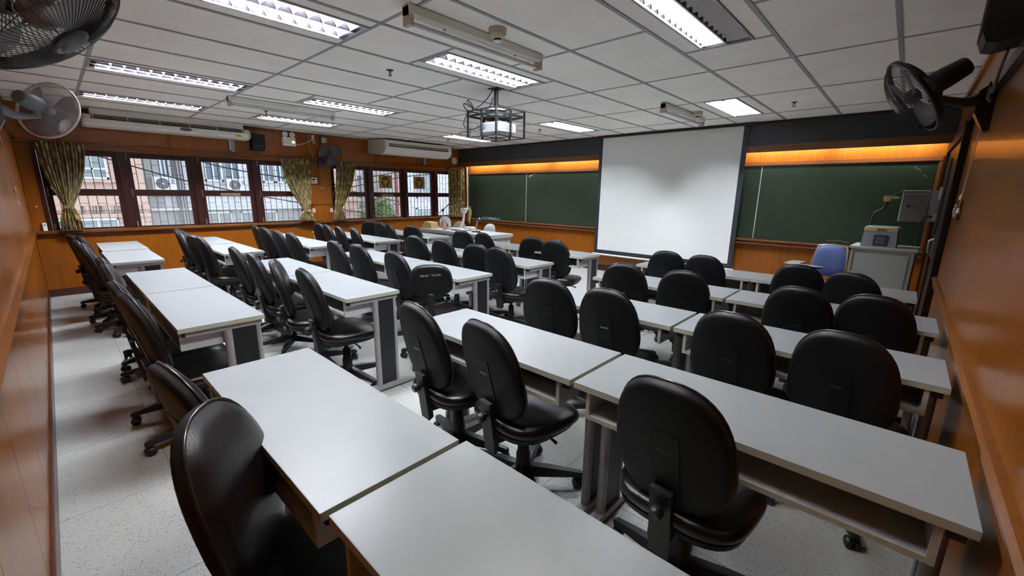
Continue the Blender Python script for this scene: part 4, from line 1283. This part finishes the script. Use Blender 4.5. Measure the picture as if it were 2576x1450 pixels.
# ================================================================ TEACHER'S DESKS AND WHAT IS ON THEM
DESKG = mat('desk_grey_cream', (.33, .33, .30), .45, noise=.04); DESKT = mat('desk_top_grey', (.36, .375, .38), .35, noise=.03)
def teacher_desk(cx, cy, w_, d_, label, drawer):
    t = thing('teacher_desk', label, 'desk', (cx, cy, 0), 0, 'cream teacher desks at the front')
    h = w_/2; k = d_/2
    obj('desk_top', B(-h, h, -k, k, .722, .75, .006), DESKT, t)
    obj('top_edge', B(-h+.004, h-.004, -k+.004, k-.004, .690, .7215), DESKG, t)
    obj('front_panel', B(-h+.06, h-.06, -k+.05, -k+.07, .10, .69), DESKG, t)
    for s in (-1, 1):
        obj('side_panel', B(s*(h-.05)-.012, s*(h-.05)+.012, -k+.03, k-.03, 0, .69, .003), DESKG, t)
    if drawer:
        dr = obj('drawer', B(h-.50, h-.075, k-.02, k-.002, .50, .66, .003), DESKG, t)
        obj('drawer_handle', B(h-.34, h-.24, k-.002, k+.012, .57, .585), STEEL, dr)
    return t
teacher_desk(-6.62, 5.31, 1.08, .70, 'cream teacher desk at the left, loaded with boxes and stands', False)
teacher_desk(-5.585, 5.24, .95, .62, 'cream teacher desk at the right end with a gooseneck microphone', True)
CARD = mat('cardboard', (.46, .30, .14), .8, noise=.12, nscale=9)
CARD2 = mat('light_cardboard', (.56, .37, .19), .8, noise=.1, nscale=9)
t = thing('cardboard_box', 'flat brown cardboard box under another at the left end of the teacher desk', 'box', (-7.0, 5.14, .75), .06)
obj('box_body', B(-.14, .14, -.10, .10, 0, .065, .003), CARD, t); obj('box_tape', B(-.141, .141, -.02, .02, .064, .0665), CARD2, t)
t = thing('cardboard_box', 'light cardboard box lying on top of a browner one on the teacher desk', 'box', (-6.99, 5.14, .8175), -.05)
obj('box_body', B(-.125, .125, -.085, .085, 0, .055, .003), CARD2, t); obj('box_flap', B(-.128, -.02, -.088, .088, .0545, .058), CARD, t)
t = thing('pen_box', 'small cardboard box holding pens beside the stacked boxes', 'pen holder', (-6.85, 5.36, .75))
mb = MB()
for q in ((-.04, .04, -.04, -.036), (-.04, .04, .036, .04), (-.04, -.036, -.036, .036), (.036, .04, -.036, .036)): mb.box(q[0], q[1], q[2], q[3], 0, .11)
mb.box(-.036, .036, -.036, .036, 0, .004)
obj('box_body', mb, CARD, t)
for k, c in enumerate([(.05, .04, .25), (.7, .7, .7), (.04, .04, .05), (.10, .07, .30), (.5, .5, .52)]):
    p = thing('pen', ['dark blue pen', 'white marker', 'black pen', 'purple pen', 'grey marker'][k]+' standing in the small cardboard pen box', 'pen', (-6.85+.018*math.cos(k*1.3), 5.36+.018*math.sin(k*1.3), .756))
    q = Vector((.018*math.cos(k*1.3+.5), .014*math.sin(k*1.3+.4), .150+.012*(k % 3)))
    obj('pen_barrel', MB().cyl((0, 0, 0), q*.86, .005, n=8), mat('pen_colour', c, .4), p)
    obj('pen_cap', MB().cyl(q*.86, q, .0058, n=8), mat('pen_colour', c, .4), p)
t = thing('microphone_stand', 'black desk microphone stand with a slanting boom arm', 'microphone stand', (-6.98, 5.45, .75))
obj('stand_base', MB().lathe([(.085, 0), (.085, .008), (.03, .018), (.014, .03)], 24), BLACK, t)
obj('stand_pole', MB().cyl((0, 0, .02), (0, 0, .20), .009, n=8).cyl((0, 0, .20), (0, 0, .345), .011, n=8), STEEL, t)
d = Vector((.80, -.1, .40)).normalized(); pc = Vector((.0, 0, .355))
mb = MB().cyl(pc-d*.20, pc-d*.06, .007, n=6)
obj('boom_tail', mb, CHROME, t)
obj('boom_arm', MB().cyl(pc-d*.07, pc+d*.24, .009, n=6), BLACK, t)
obj('boom_clamp', MB().bbox(-.022, .022, -.018, .018, .325, .375, .005), BLACK, t)
mb = MB().cyl(pc+d*.22, pc+d*.30, .012, n=8).cyl(pc+d*.28, pc+d*.30+Vector((.03, 0, .0)), .016, n=8)
obj('microphone_clip', mb, BLACK, t)
for x, y, c, l in ((-7.06, 5.60, (.60, .16, .04), 'small orange bottle beside the microphone stand'), (-7.0, 5.64, (.05, .28, .10), 'small green bottle beside the microphone stand')):
    t = thing('bottle', l, 'bottle', (x, y, .75), 0, 'small bottles on the teacher desk')
    obj('bottle_body', MB().lathe([(.022, 0), (.024, .01), (.024, .09), (.012, .115)], 14), mat('bottle_colour', c, .4), t)
    obj('bottle_cap', MB().lathe([(.011, .115), (.012, .118), (.012, .14), (0, .142)], 12), WHITE_PL, t)
t = thing('round_board', 'white round-topped board with a blue patch leaning behind the teacher desk', 'sign board', (-7.08, 5.58, .75), .45)
pts = [(-.12, 0)]+[(-.125*math.cos(PI*k/14)*(1.0), .10+.115*math.sin(PI*k/14)) for k in range(15)]+[(.12, 0)]
obj('board_sheet', MB().prism(pts, -.008, .008, 'y'), mat('board_white', (.72, .73, .76), .5), t)
pts = [(-.01+.09*math.cos(PI*k/12), .002+.10*math.sin(PI*k/12)) for k in range(13)]
obj('blue_patch', MB().prism(pts, -.0115, -.0085, 'y'), mat('patch_blue', (.05, .09, .26), .5), t)
GREYF = mat('grey_chair_cloth', (.16, .155, .155), .8, noise=.15, nscale=60); GREYF2 = mat('pale_grey_cloth', (.36, .35, .34), .8, noise=.12, nscale=60)
for x, y, rz, m_, l in ((-7.20, 5.90, 186, GREYF, 'dark grey office chair behind the left teacher desk'), (-6.24, 5.86, 176, GREYF2, 'light grey office chair behind the right teacher desk')):
    t = thing('office_chair', l, 'chair', (x, y, 0), math.radians(rz), 'grey office chairs behind the teacher desks')
    mb = MB(); mb.M = Matrix.Translation((0, -.20, .665)) @ Matrix.Rotation(.14, 4, 'X')
    vs, fs = pad(.19, .175, 2.6, .08, [1, .98, .92, .8, .6, .3], 32, lambda r: .035*(1-r**3), .02); mb.add(vs, [f[::-1] for f in fs], True)
    vs, fs = pad(.19, .175, 2.6, .08, [1, .98, .92, .8, .6, .3], 32, lambda r: -.028*(1-r**4), .02); mb.add(vs, fs, True)
    obj('backrest', mb, m_, t)
    mb = MB(); mb.prism([superell(.21, .20, 3.2, k/32) for k in range(32)], .40, .46, 'z'); obj('seat', mb, m_, t)
    obj('back_bar', MB().tube(spline([(0, -.24, .62), (0, -.24, .45), (0, -.18, .37), (0, 0, .37)]), .018, 6), BLACK, t)
    obj('gas_lift', MB().cyl((0, 0, .10), (0, 0, .40), .025, n=12), BLACK, t)
    lm, cm = CH[1], CH[2]
    for k in range(5):
        b = math.radians(72*k+10)
        obj('base_leg', lm, None, t, rotz=b); obj('caster', cm, None, t, (.283*math.cos(b), .283*math.sin(b), 0), b)
    obj('base_hub', MB().lathe([(.030, .068), (.046, .075), (.048, .115), (.038, .13)], 14), BLACK, t)
# document camera
t = thing('document_camera', 'white document camera with a tall curved arm on the teacher desk', 'document camera', (-6.22, 5.28, .75), -.12)
obj('camera_plate', B(-.17, .22, -.13, .12, .012, .030, .006), WHITE_PL, t)
obj('plate_feet', MB().box(-.16, -.13, -.12, .11, 0, .012).box(.18, .21, -.12, .11, 0, .012), BLACK, t)
arm = spline([(-.05, .02, .03), (.0, .02, .09), (.05, .02, .18), (.075, .02, .29), (.12, .02, .385), (.135, .02, .40)], 5)
obj('camera_arm', MB().tube(arm, [.030-.012*min(1, i/20) for i in range(len(arm))], 10), WHITE_PL, t)
mb = MB().bbox(.03, .125, -.025, .065, .33, .425, .008); obj('camera_head', mb, WHITE_PL, t)
mb = MB().bbox(.032, .125, -.02, .06, .4255, .437, .003); obj('head_cap', mb, BLACK, t)
obj('arm_pivot', MB().cyl((.135, -.02, .40), (.135, .06, .40), .020, n=12), WHITE_PL, t)
mb = MB()
for pts in ([(-.10, .05, .035), (-.20, .0, .06), (-.26, -.10, .045), (-.30, -.20, .01), (-.31, -.31, -.06)], [(-.06, -.05, .035), (-.16, -.12, .05), (-.24, -.22, .03), (-.27, -.31, -.05)], [(-.15, -.08, .03), (-.17, -.26, .02), (-.18, -.32, -.06), (-.15, -.33, -.25)], [(.1, -.1, .035), (-.02, -.2, .03), (-.10, -.28, .01), (-.12, -.325, -.15), (-.10, -.33, -.30)]):
    mb.tube(spline(pts), .004, 5)
obj('camera_cable', mb, BLACK, t)
PAPER = mat('paper', (.74, .74, .72), .8)
for k, (dx, dy, r_) in enumerate(((0, 0, .15), (.015, .01, -.1), (-.02, .015, .3))):
    t = thing('paper_sheet', ['bottom', 'middle', 'top'][k]+' paper pad of three stacked right of the document camera', 'paper', (-6.06+dx-.0, 5.36+dy, .781+k*.0125), r_, 'papers by the document camera')
    obj('pad_sheets', B(-.09, .09, -.06, .06, 0, .012, .002), PAPER, t)
    obj('pad_cover', B(-.0905, .0905, -.0605, .0605, -.001, .001), mat('pad_cover', (.55, .42, .45), .6), t)
t = thing('gooseneck_microphone', 'gooseneck microphone with a black base on the right teacher desk', 'microphone', (-5.72, 5.22, .75))
mb = MB().prism([(-.07, -.05), (.07, -.05), (.06, .05), (-.06, .05)], 0, .022, 'z'); obj('microphone_base', mb, BLACK, t)
obj('switch_block', B(-.095, -.072, -.04, .02, 0, .03, .003), WHITE_PL, t)
nk = spline([(-.01, .02, .022), (-.015, .02, .11), (.005, .02, .18), (.045, .01, .222)], 6)
obj('gooseneck', MB().tube(nk, .007, 8), CHROME, t)
mb = MB().tube([(.042, .01, .218), (.050, .008, .226), (.078, .002, .246), (.092, 0, .252)], [.012, .020, .022, .012], 10)
obj('microphone_head', mb, BLACK, t)
mb = MB().tube([(.080, .002, .247), (.088, 0, .251), (.098, -.002, .255)], [.023, .022, .010], 10); obj('head_ring', mb, STEEL, t)
t = thing('cable_trunking', 'white vertical cable trunking in the front left corner beside the curtain', 'conduit', (-8.145, YF-.045, 0))
obj('trunking_strip', B(-.018, .018, 0, .014, 1.06, 2.07), WHITE_PL, t)
obj('trunking_box', B(-.05, .03, -.03, .02, 1.02, 1.10, .004), WHITE_PL, t)
t = thing('hanging_cloth', 'yellowish rag hanging below the trunking left of the chalkboard', 'rag', (-7.985, YF-.115, .68))
mb = MB(); vs = []; fs = []
for j in range(12):
    z = .42-.40*j/11; wd = .015+.05*math.sin(PI*min(1, j/11*1.05))
    for i in range(9):
        u = i/8*2-1
        vs.append((u*wd+.01*math.sin(j*.6), .012*math.sin(u*7+j*.4), z))
for j in range(11):
    for i in range(8): fs.append((j*9+i, j*9+i+1, j*9+i+10, j*9+i+9))
mb.add(vs, fs, True); o = obj('rag_cloth', mb, mat('rag_tan', (.42, .30, .12), .85, noise=.2, nscale=15), t); sm = o.modifiers.new('thickness', 'SOLIDIFY'); sm.thickness = .004
obj('rag_hook', MB().tube(spline([(0, .10, .44), (0, .03, .44), (0, 0, .42)]), .004, 5), STEEL, t)

# ================================================================ FRONT RIGHT CORNER
t = thing('equipment_cabinet', 'pale grey equipment cabinet on the floor under the overhead projector', 'cabinet', (-.115, 6.12, 0), math.radians(-3))
CABM = mat('cabinet_grey', (.40, .41, .375), .5, noise=.04, nscale=5)
obj('cabinet_body', B(-.255, .255, -.22, .22, .04, .915, .006), CABM, t)
obj('cabinet_top', B(-.275, .275, -.235, .24, .915, .945, .006), CABM, t)
obj('front_panel', B(-.215, .215, -.226, -.220, .10, .875, .002), CABM, t)
obj('corner_strip', B(-.258, -.238, -.228, -.215, .04, .91), CABM, t)
obj('plinth', B(-.24, .24, -.20, .21, 0, .04), BLACK_PANEL, t)
for s in ((-.19, .83), (.19, .83)): obj('screw', MB().cyl((s[0], -.229, s[1]), (s[0], -.226, s[1]), .004, n=8), STEEL, t)
t = thing('overhead_projector', 'grey and cream overhead projector with a bent arm on the cabinet', 'overhead projector', (-.165, 6.03, .9455), math.radians(-3))
mb = MB(); mb.add([(-.145, -.13, 0), (.145, -.13, 0), (.145, .15, 0), (-.145, .15, 0), (-.135, -.12, .165), (.135, -.12, .165), (.135, .14, .165), (-.135, .14, .165)], [(0, 3, 2, 1), (4, 5, 6, 7), (0, 1, 5, 4), (1, 2, 6, 5), (2, 3, 7, 6), (3, 0, 4, 7)], False)
obj('projector_case', mb, mat('ohp_grey', (.24, .255, .30), .5, noise=.05), t)
OHPC = mat('ohp_cream', (.55, .46, .17), .5)
obj('cream_band', B(-.137, .137, -.122, .142, .165, .205, .006), OHPC, t)
obj('handle_recess', B(-.03, .045, -.1235, -.118, .172, .196), mat('recess_brown', (.20, .10, .04), .6), t)
obj('glass_stage', B(-.130, .130, -.115, .135, .205, .214, .002), mat('stage_glass', (.62, .62, .66), .2), t)
mb = MB()
for k in range(4):
    a_ = PI/4+k*PI/2
    mb.add([(.012+.026*math.cos(a_)+.024*math.cos(2*PI*i/12), -.1315+.0, .072+.026*math.sin(a_)+.024*math.sin(2*PI*i/12)) for i in range(12)], [tuple(range(12))[::-1]])
mb.mi = 1; mb.box(-.045, .069, -.1308, -.120, .015, .129)
obj('fan_grille', mb, [mat('fan_grille_grey', (.10, .10, .115), .6), mat('fan_grille_dark', (.035, .035, .04), .6)], t)
ar = spline([(-.115, .12, .05), (-.115, .125, .22), (-.11, .125, .30), (-.085, .12, .36), (-.035, .11, .40), (-.015, .105, .45), (-.012, .10, .48)], 6)
obj('projector_arm', MB().tube(ar, .013, 8), BLACK, t)
mb = MB().bbox(-.045, .015, .06, .14, .475, .535, .006); mb.prism([(-.010, .525), (.045, .535), (.085, .520), (.080, .508), (.01, .500)], .065, .135, 'y')
obj('lens_head', mb, OHPC, t)
mb = MB().add([(.0, .065, .530), (.0, .135, .530), (.10, .135, .592), (.10, .065, .592), (.0, .065, .534), (.0, .135, .534), (.10, .135, .596), (.10, .065, .596)], [(0, 1, 2, 3), (7, 6, 5, 4), (0, 4, 5, 1), (2, 6, 7, 3), (1, 5, 6, 2), (0, 3, 7, 4)])
m2 = MB(); m2.add([(.0, .065, .530), (.0, .135, .530), (.10, .135, .592), (.10, .065, .592), (.0, .065, .535), (.0, .135, .535), (.10, .135, .597), (.10, .065, .597)], [(0, 1, 2, 3), (7, 6, 5, 4), (0, 4, 5, 1), (2, 6, 7, 3), (1, 5, 6, 2), (0, 3, 7, 4)], False)
obj('mirror_flap', m2, mat('flap_cream', (.66, .62, .45), .4), t)
# blue tablet-arm chair facing the class
t = thing('tablet_chair', 'blue padded chair in clear wrap with a writing tablet, beside the grey cabinet', 'chair', (-.60, 5.86, 0), math.radians(172))
BLUE = mat('blue_vinyl', (.020, .050, .190), .35, noise=.08, nscale=8)
mb = MB(); mb.M = Matrix.Translation((0, -.19, .735)) @ Matrix.Rotation(.16, 4, 'X')
vs, fs = pad(.155, .175, 3.6, .10, [1, .97, .9, .75, .5, .25], 36, lambda r: .022*(1-r**4)+.004, .012); mb.add(vs, [f[::-1] for f in fs], True)
vs, fs = pad(.155, .175, 3.6, .10, [1, .97, .9, .75, .5, .25], 36, lambda r: -.012*(1-r**6), .012); mb.add(vs, fs, True)
obj('backrest', mb, BLUE, t)
mb = MB(); mb.M = Matrix.Translation((0, -.19, .735)) @ Matrix.Rotation(.16, 4, 'X')
vs, fs = pad(.166, .188, 3.6, .10, [1, .97, .9, .75, .5, .25], 36, lambda r: .036*(1-r**5)+.004, .012); mb.add(vs, [f[::-1] for f in fs], True)
vs, fs = pad(.166, .188, 3.6, .10, [1, .97, .9, .75, .5, .25], 36, lambda r: -.020*(1-r**6), .012); mb.add(vs, fs, True)
obj('plastic_wrap', mb, CLEAR, t)
mb = MB(); mb.prism([superell(.19, .19, 4, k/36) for k in range(36)], .415, .455, 'z'); obj('seat', mb, BLUE, t)
mb = MB()
fr_ = spline([(-.15, .19, 0), (-.16, .17, .38), (-.16, -.12, .40), (-.155, -.19, .50), (-.145, -.235, .85), (-.11, -.25, .905), (0, -.252, .918), (.11, -.25, .905), (.145, -.235, .85), (.155, -.19, .50), (.16, -.12, .40), (.16, .17, .38), (.15, .19, 0)], 5)
mb.tube(fr_, .010, 6)
obj('chrome_frame', mb, CHROME, t)
for s in (-1, 1): obj('leg', MB().tube([(s*.16, -.10, .40), (s*.18, -.24, 0)], .010, 6), CHROME, t)
mb = MB().tube(spline([(.165, -.02, .40), (.22, 0, .45), (.225, .02, .66), (.225, .10, .70)], 5), .009, 6).tube(spline([(.165, .10, .40), (.235, .12, .46), (.235, .13, .66), (.235, .16, .70)], 5), .009, 6)
obj('tablet_support', mb, WHITE_PL, t)
tp = [(.30, -.03), (.32, .06), (.31, .28), (.26, .34), (.12, .35), (-.02, .34), (-.075, .31), (-.07, .27), (.05, .24), (.17, .20), (.19, .14), (.17, .06), (.19, -.03)]
mb = MB().prism([(x, y) for x, y in tp], .716, .719, 'z'); obj('tablet_top', mb, WHITE_LAM, t)
mb = MB().prism([(x, y) for x, y in tp], .703, .7155, 'z'); obj('tablet_core', mb, BLACK_PANEL, t)
# electrical cabinet with its door swung open
t = thing('wall_cabinet', 'taupe metal wall cabinet with its door open, at the right end of the board', 'cabinet', (XR, 6.72, 1.20))
obj('cabinet_case', B(-.115, -.001, -.16, .16, .005, .345, .003), mat('case_grey', (.30, .31, .345), .5), t)
dr = obj('cabinet_door', B(-.33, -.115, -.168, -.156, 0, .345, .002), mat('cabinet_taupe', (.19, .165, .150), .5, noise=.05), t)
obj('door_edge', MB().box(-.338, -.328, -.170, -.150, 0, .347).box(-.33, -.115, -.1695, -.165, .335, .347), WHITE_PL, dr)
obj('door_slot', B(-.322, -.125, -.1692, -.166, .295, .315), GREY_PL, dr)
obj('door_lock', MB().cyl((-.27, -.168, .17), (-.27, -.178, .17), .013, n=12), BLACK, dr)
obj('wall_outlet', B(-.06, -.001, -.22, -.165, .02, .10, .003), CREAM_PL, t)
obj('switch_cover', B(-.05, -.001, -.22, -.165, .25, .38, .006), WHITE_PL, t)
cd = spline([(-.062, -.19, .06), (-.10, -.20, .065), (-.135, -.20, .04), (-.145, -.20, -.08), (-.14, -.21, -.40), (-.13, -.24, -.75), (-.12, -.28, -1.0), (-.08, -.3, -1.18)])
obj('power_cord', MB().tube(cd, .006, 6), BLACK, t)
obj('power_plug', MB().cyl((-.058, -.19, .06), (-.09, -.195, .063), .013, n=8), BLACK, t)

# ================================================================ OUTDOORS
tag(obj('courtyard_ground', B(-40, XL-.6, -15, 30, -3.7, -3.5), mat('courtyard_concrete', (.40, .40, .38), .9, noise=.1, nscale=.5)), kind='structure')
RENDERW = mat('white_render', (.62, .63, .66), .8, noise=.06, nscale=1)
RENDERG = mat('grey_render', (.36, .37, .38), .8, noise=.10, nscale=1.5)
WGLASS = mat('far_window_glass', (.30, .36, .38), .12)
FRAMEW = mat('far_window_frame', (.66, .70, .76), .5)
def far_window(parent, x, y0, y1, z0, z1, n=2, glass=WGLASS, bars=0):
    f = obj('window', MB().box(x-.02, x+.05, y0, y1, z0, z0+.06).box(x-.02, x+.05, y0, y1, z1-.06, z1).box(x-.02, x+.05, y0, y0+.05, z0, z1).box(x-.02, x+.05, y1-.05, y1, z0, z1), FRAMEW, parent)
    w_ = (y1-y0-.10)/n
    for k in range(n):
        a = y0+.05+w_*k
        obj('pane', B(x-.012, x-.004, a+.012, a+w_-.012, z0+.06, z1-.06), glass, f)
        if k: obj('mullion', B(x-.02, x+.03, a-.02, a+.02, z0+.06, z1-.06), FRAMEW, f)
    if bars: obj('transom', B(x-.01, x+.03, y0, y1, bars-.025, bars+.025), FRAMEW, f)
# pink building
X = -17.0
t = thing('pink_building', 'pink rendered building with white framed windows seen through the leftmost window', 'building', (0, 0, -3.5))
zo = 3.5
obj('facade', B(X-4, X, -6, 2.03, 0, 9.5), BRICKP, t)
obj('ledge', B(X, X+.10, -6, 2.05, .84+zo, .95+zo), BRICKP, t)
obj('ledge', B(X, X+.06, -6, 2.05, .62+zo, .72+zo), BRICKP, t)
obj('window_sill', B(X, X+.12, .55, 1.40, 1.60+zo, 1.68+zo), BRICKP, t)
far_window(t, X+.02, .62, 1.26, 1.69+zo, 2.70+zo, 2, bars=1.98+zo)
far_window(t, X+.02, -1.3, -.2, 1.69+zo, 2.70+zo, 2, bars=1.98+zo)
far_window(t, X+.02, .02, 1.30, -.9+zo, .60+zo, 3)
stn = MB(); rr = random.Random(3)
for k in range(60):
    y = rr.uniform(.55, 1.9); l = rr.uniform(.05, .28); ww = rr.uniform(.006, .016)
    stn.add([(X+.004, y-ww, .84+zo), (X+.004, y+ww, .84+zo), (X+.004, y+ww*.3, .84+zo-l), (X+.004, y-ww*.3, .84+zo-l)], [(0, 1, 2, 3)])
    stn.add([(X+.104, y-ww, .95+zo), (X+.104, y+ww, .95+zo), (X+.104, y+ww*.5, .84+zo), (X+.104, y-ww*.5, .84+zo)], [(0, 1, 2, 3)])
tag(obj('rain_stain', stn, mat('soot_stain', (.30, .23, .20), .9), t), kind='stuff')
# grey and white building
X = -17.6
t = thing('grey_building', 'grey and white building with outdoor cooling units seen through the left windows', 'building', (0, 0, -3.5))
obj('facade', B(X-4, X, 2.03, 7.6, 0, 9.5), RENDERW, t)
obj('grey_wall', B(X, X+.04, 2.04, 2.50, .79+zo, 4+zo), RENDERG, t)
obj('lower_recess', B(X, X+.03, 2.10, 7.5, -2.5+zo, .775+zo), RENDERG, t)
obj('slab_edge', B(X, X+.22, 2.10, 7.5, .775+zo, .84+zo), RENDERW, t)
obj('slab_edge', B(X, X+.10, 2.10, 7.5, 1.26+zo, 1.30+zo), RENDERW, t)
for y0, y1 in ((2.52, 2.79), (3.68, 4.20), (4.24, 4.75), (5.45, 5.85), (5.88, 6.25)): far_window(t, X+.03, y0, y1, 1.72+zo, 3.2+zo, 2, mat('far_dark_glass', (.16, .20, .25), .15))
for y0, y1 in ((3.2, 4.3), (4.6, 5.8)): far_window(t, X+.04, y0, y1, -.5+zo, .70+zo, 3, mat('far_green_glass', (.25, .29, .28), .2))
obj('pillar', B(X, X+.18, 2.83, 3.08, -3+zo, 5+zo), mat('pillar_grey', (.20, .20, .205), .8), t)
for k in range(3): obj('rain_pipe', MB().cyl((X+.24, 2.86+.08*k, 0), (X+.24, 2.86+.08*k, 8), .028, n=8), mat('pipe_grey', (.27, .27, .28), .6), t)
for y, l in ((2.56, 'white outdoor cooling unit left of the grey pillar'), (4.53, 'white outdoor cooling unit below the grey building windows')):
    u = thing('cooling_unit', l, 'air conditioner', (X+.05, y, 1.36), 0, 'outdoor cooling units')
    obj('unit_case', B(0, .26, -.30, .30, 0, .46, .01), mat('unit_white', (.66, .68, .68), .5), u)
    mb = MB(); mb.M = Matrix.Translation((.262, -.06, .25)) @ Matrix.Rotation(PI/2, 4, 'Y'); mb.lathe([(.17, 0), (.17, .006), (0, .007)], 24); obj('fan_grille', mb, mat('unit_fan_grey', (.13, .13, .14), .6), u)
    mb = MB()
    for r_ in (.06, .11, .16): mb.tube([(.272, -.06+r_*math.cos(2*PI*k/20), .25+r_*math.sin(2*PI*k/20)) for k in range(20)], .006, 4, closed=True)
    obj('grille_ring', mb, mat('unit_ring', (.3, .3, .31), .5), u)
    obj('fan_cap', B(.27, .285, -.085, -.035, .225, .275), FRAMEW, u)
    obj('unit_label', B(.26, .263, .16, .24, .26, .40), GREY_PL, u)
    obj('wall_shelf', B(-.03, .28, -.26, .26, -.04, -.001), STEEL, u)
# pink corner, white building and red pipe at the right
t = thing('pink_pillar_building', 'narrow pink building corner seen between curtain and tree', 'building', (0, 0, -3.5))
obj('facade', B(-20.5, -17.2, 7.7, 8.95, 0, 9.5), BRICKP, t)
obj('moulding', B(-17.2, -17.08, 7.65, 9.02, 1.05+zo, 1.17+zo), BRICKP, t); obj('moulding', B(-17.2, -17.05, 7.6, 9.06, .65+zo, .72+zo), BRICKP, t)
t = thing('white_building', 'tall white building seen through the windows by the front corner', 'building', (0, 0, -3.5))
obj('facade', B(-19.5, -16.4, 10.35, 19, 0, 9.5), mat('bright_render', (.66, .67, .71), .8, noise=.05), t)
for y0 in (11.3, 13.2, 15.1): far_window(t, -16.36, y0, y0+.9, 1.2+zo, 3.0+zo, 3, WGLASS)
for y0 in (11.25, 13.15): far_window(t, -16.36, y0, y0+1.0, -1.2+zo, .75+zo, 3, WGLASS)
t = thing('red_pipe', 'dull red rain pipe on the corner of the white building', 'pipe', (-16.25, 10.22, -3.5))
obj('pipe_tube', MB().cyl((0, 0, 0), (0, 0, 9), .08, n=10), mat('pipe_red', (.28, .075, .07), .6), t)
obj('pipe_bracket', B(-.12, .09, -.09, .09, 4.4, 4.46), mat('pipe_red_dark', (.20, .05, .05), .6), t)
t = thing('blue_building', 'distant blue grey building behind the tree', 'building', (0, 0, -3.5))
obj('facade', B(-32, -28, 12, 22, 0, 7.2), mat('blue_render', (.22, .30, .40), .8), t)
for z in (3.2, 4.6, 6.0): obj('floor_band', B(-28, -27.8, 12, 22, z, z+.3), RENDERW, t)
for k in range(4): far_window(t, -27.95, 12.6+k*2.2, 14.0+k*2.2, 4.95, 5.95, 2)
def leafy(name, label, x, y, z0, h, r, n, col, seed, trunk=.07):
    t = thing(name, label, 'tree', (x, y, z0), 0, 'trees outside the windows')
    rr = random.Random(seed)
    mb = MB(); mb.tube(spline([(0, 0, 0), (.05, .03, h*.3), (-.03, .02, h*.6), (0, 0, h*.85)]), [trunk*(1-.7*i/18) for i in range(19)], 7)
    obj('trunk', mb, mat('bark', (.10, .075, .05), .9), t)
    mb = MB()
    for k in range(n):
        a = rr.uniform(0, 2*PI); cz = rr.uniform(-1, 1); q = rr.uniform(.45, 1)**.5
        p = Vector((math.cos(a)*math.sqrt(1-cz*cz)*r*q, math.sin(a)*math.sqrt(1-cz*cz)*r*q, h*.62+cz*h*.42*q))
        p += Vector((rr.gauss(0, .08), rr.gauss(0, .08), rr.gauss(0, .08)))
        d = Vector((rr.uniform(-1, 1), rr.uniform(-1, 1), rr.uniform(-.6, .6))).normalized()
        e = d.cross(Vector((rr.uniform(-1, 1), rr.uniform(-1, 1), 1))).normalized()
        l = rr.uniform(.07, .13)
        mb.add([p-d*l, p+e*l*.35, p+d*l, p-e*l*.35], [(0, 1, 2, 3)], False)
    tag(obj('foliage', mb, mat('leaves', col, .6, noise=.35, nscale=3), t), kind='stuff')
leafy('leafy_tree', 'leafy green tree between the pink corner and the white building', -15.3, 8.75, -3.5, 4.6, .85, 5200, (.13, .20, .055), 5)
leafy('leafy_tree', 'small yellow green tree in front of the pink corner, low in the window', -21.5, 12.2, -3.5, 5.0, 1.0, 4200, (.20, .27, .07), 9)
leafy('low_shrub', 'low green shrub seen at the bottom beside the second curtain', -16.6, 6.65, -3.5, 3.9, .5, 1600, (.11, .20, .05), 12)
for pts, l in (([(-12.5, .2, 2.32), (-12.5, 1.32, 1.93), (-12.5, 2.26, 1.64), (-12.5, 4.4, 1.18), (-16.39, 10.6, .3)], 'lower black cable slanting past the left windows'),
               ([(-12.5, 1.9, 2.37), (-12.5, 2.70, 2.07), (-12.5, 3.54, 1.90), (-12.5, 5.2, 1.66), (-16.39, 10.6, 1.0)], 'upper black cable slanting past the left windows'),
               ([(-12.5, 5.2, 1.5), (-12.5, 6.4, 1.78), (-12.5, 7.9, 2.08), (-12.5, 9.2, 2.3), (-16.39, 11.2, 2.9)], 'black cable rising past the poster windows'),
               ([(-12.5, 5.2, 1.4), (-12.5, 6.5, 1.62), (-12.5, 8.2, 1.95), (-12.5, 9.6, 2.15), (-16.39, 11.2, 2.7)], 'second black cable rising past the poster windows')):
    P = [Vector(p) for p in pts]
    t = obj('overhead_cable', MB().tube([p-P[0] for p in spline(P, 5)], .016, 5), BLACK, None, P[0])
    tag(t, l, 'cable', 'cables outside the windows')
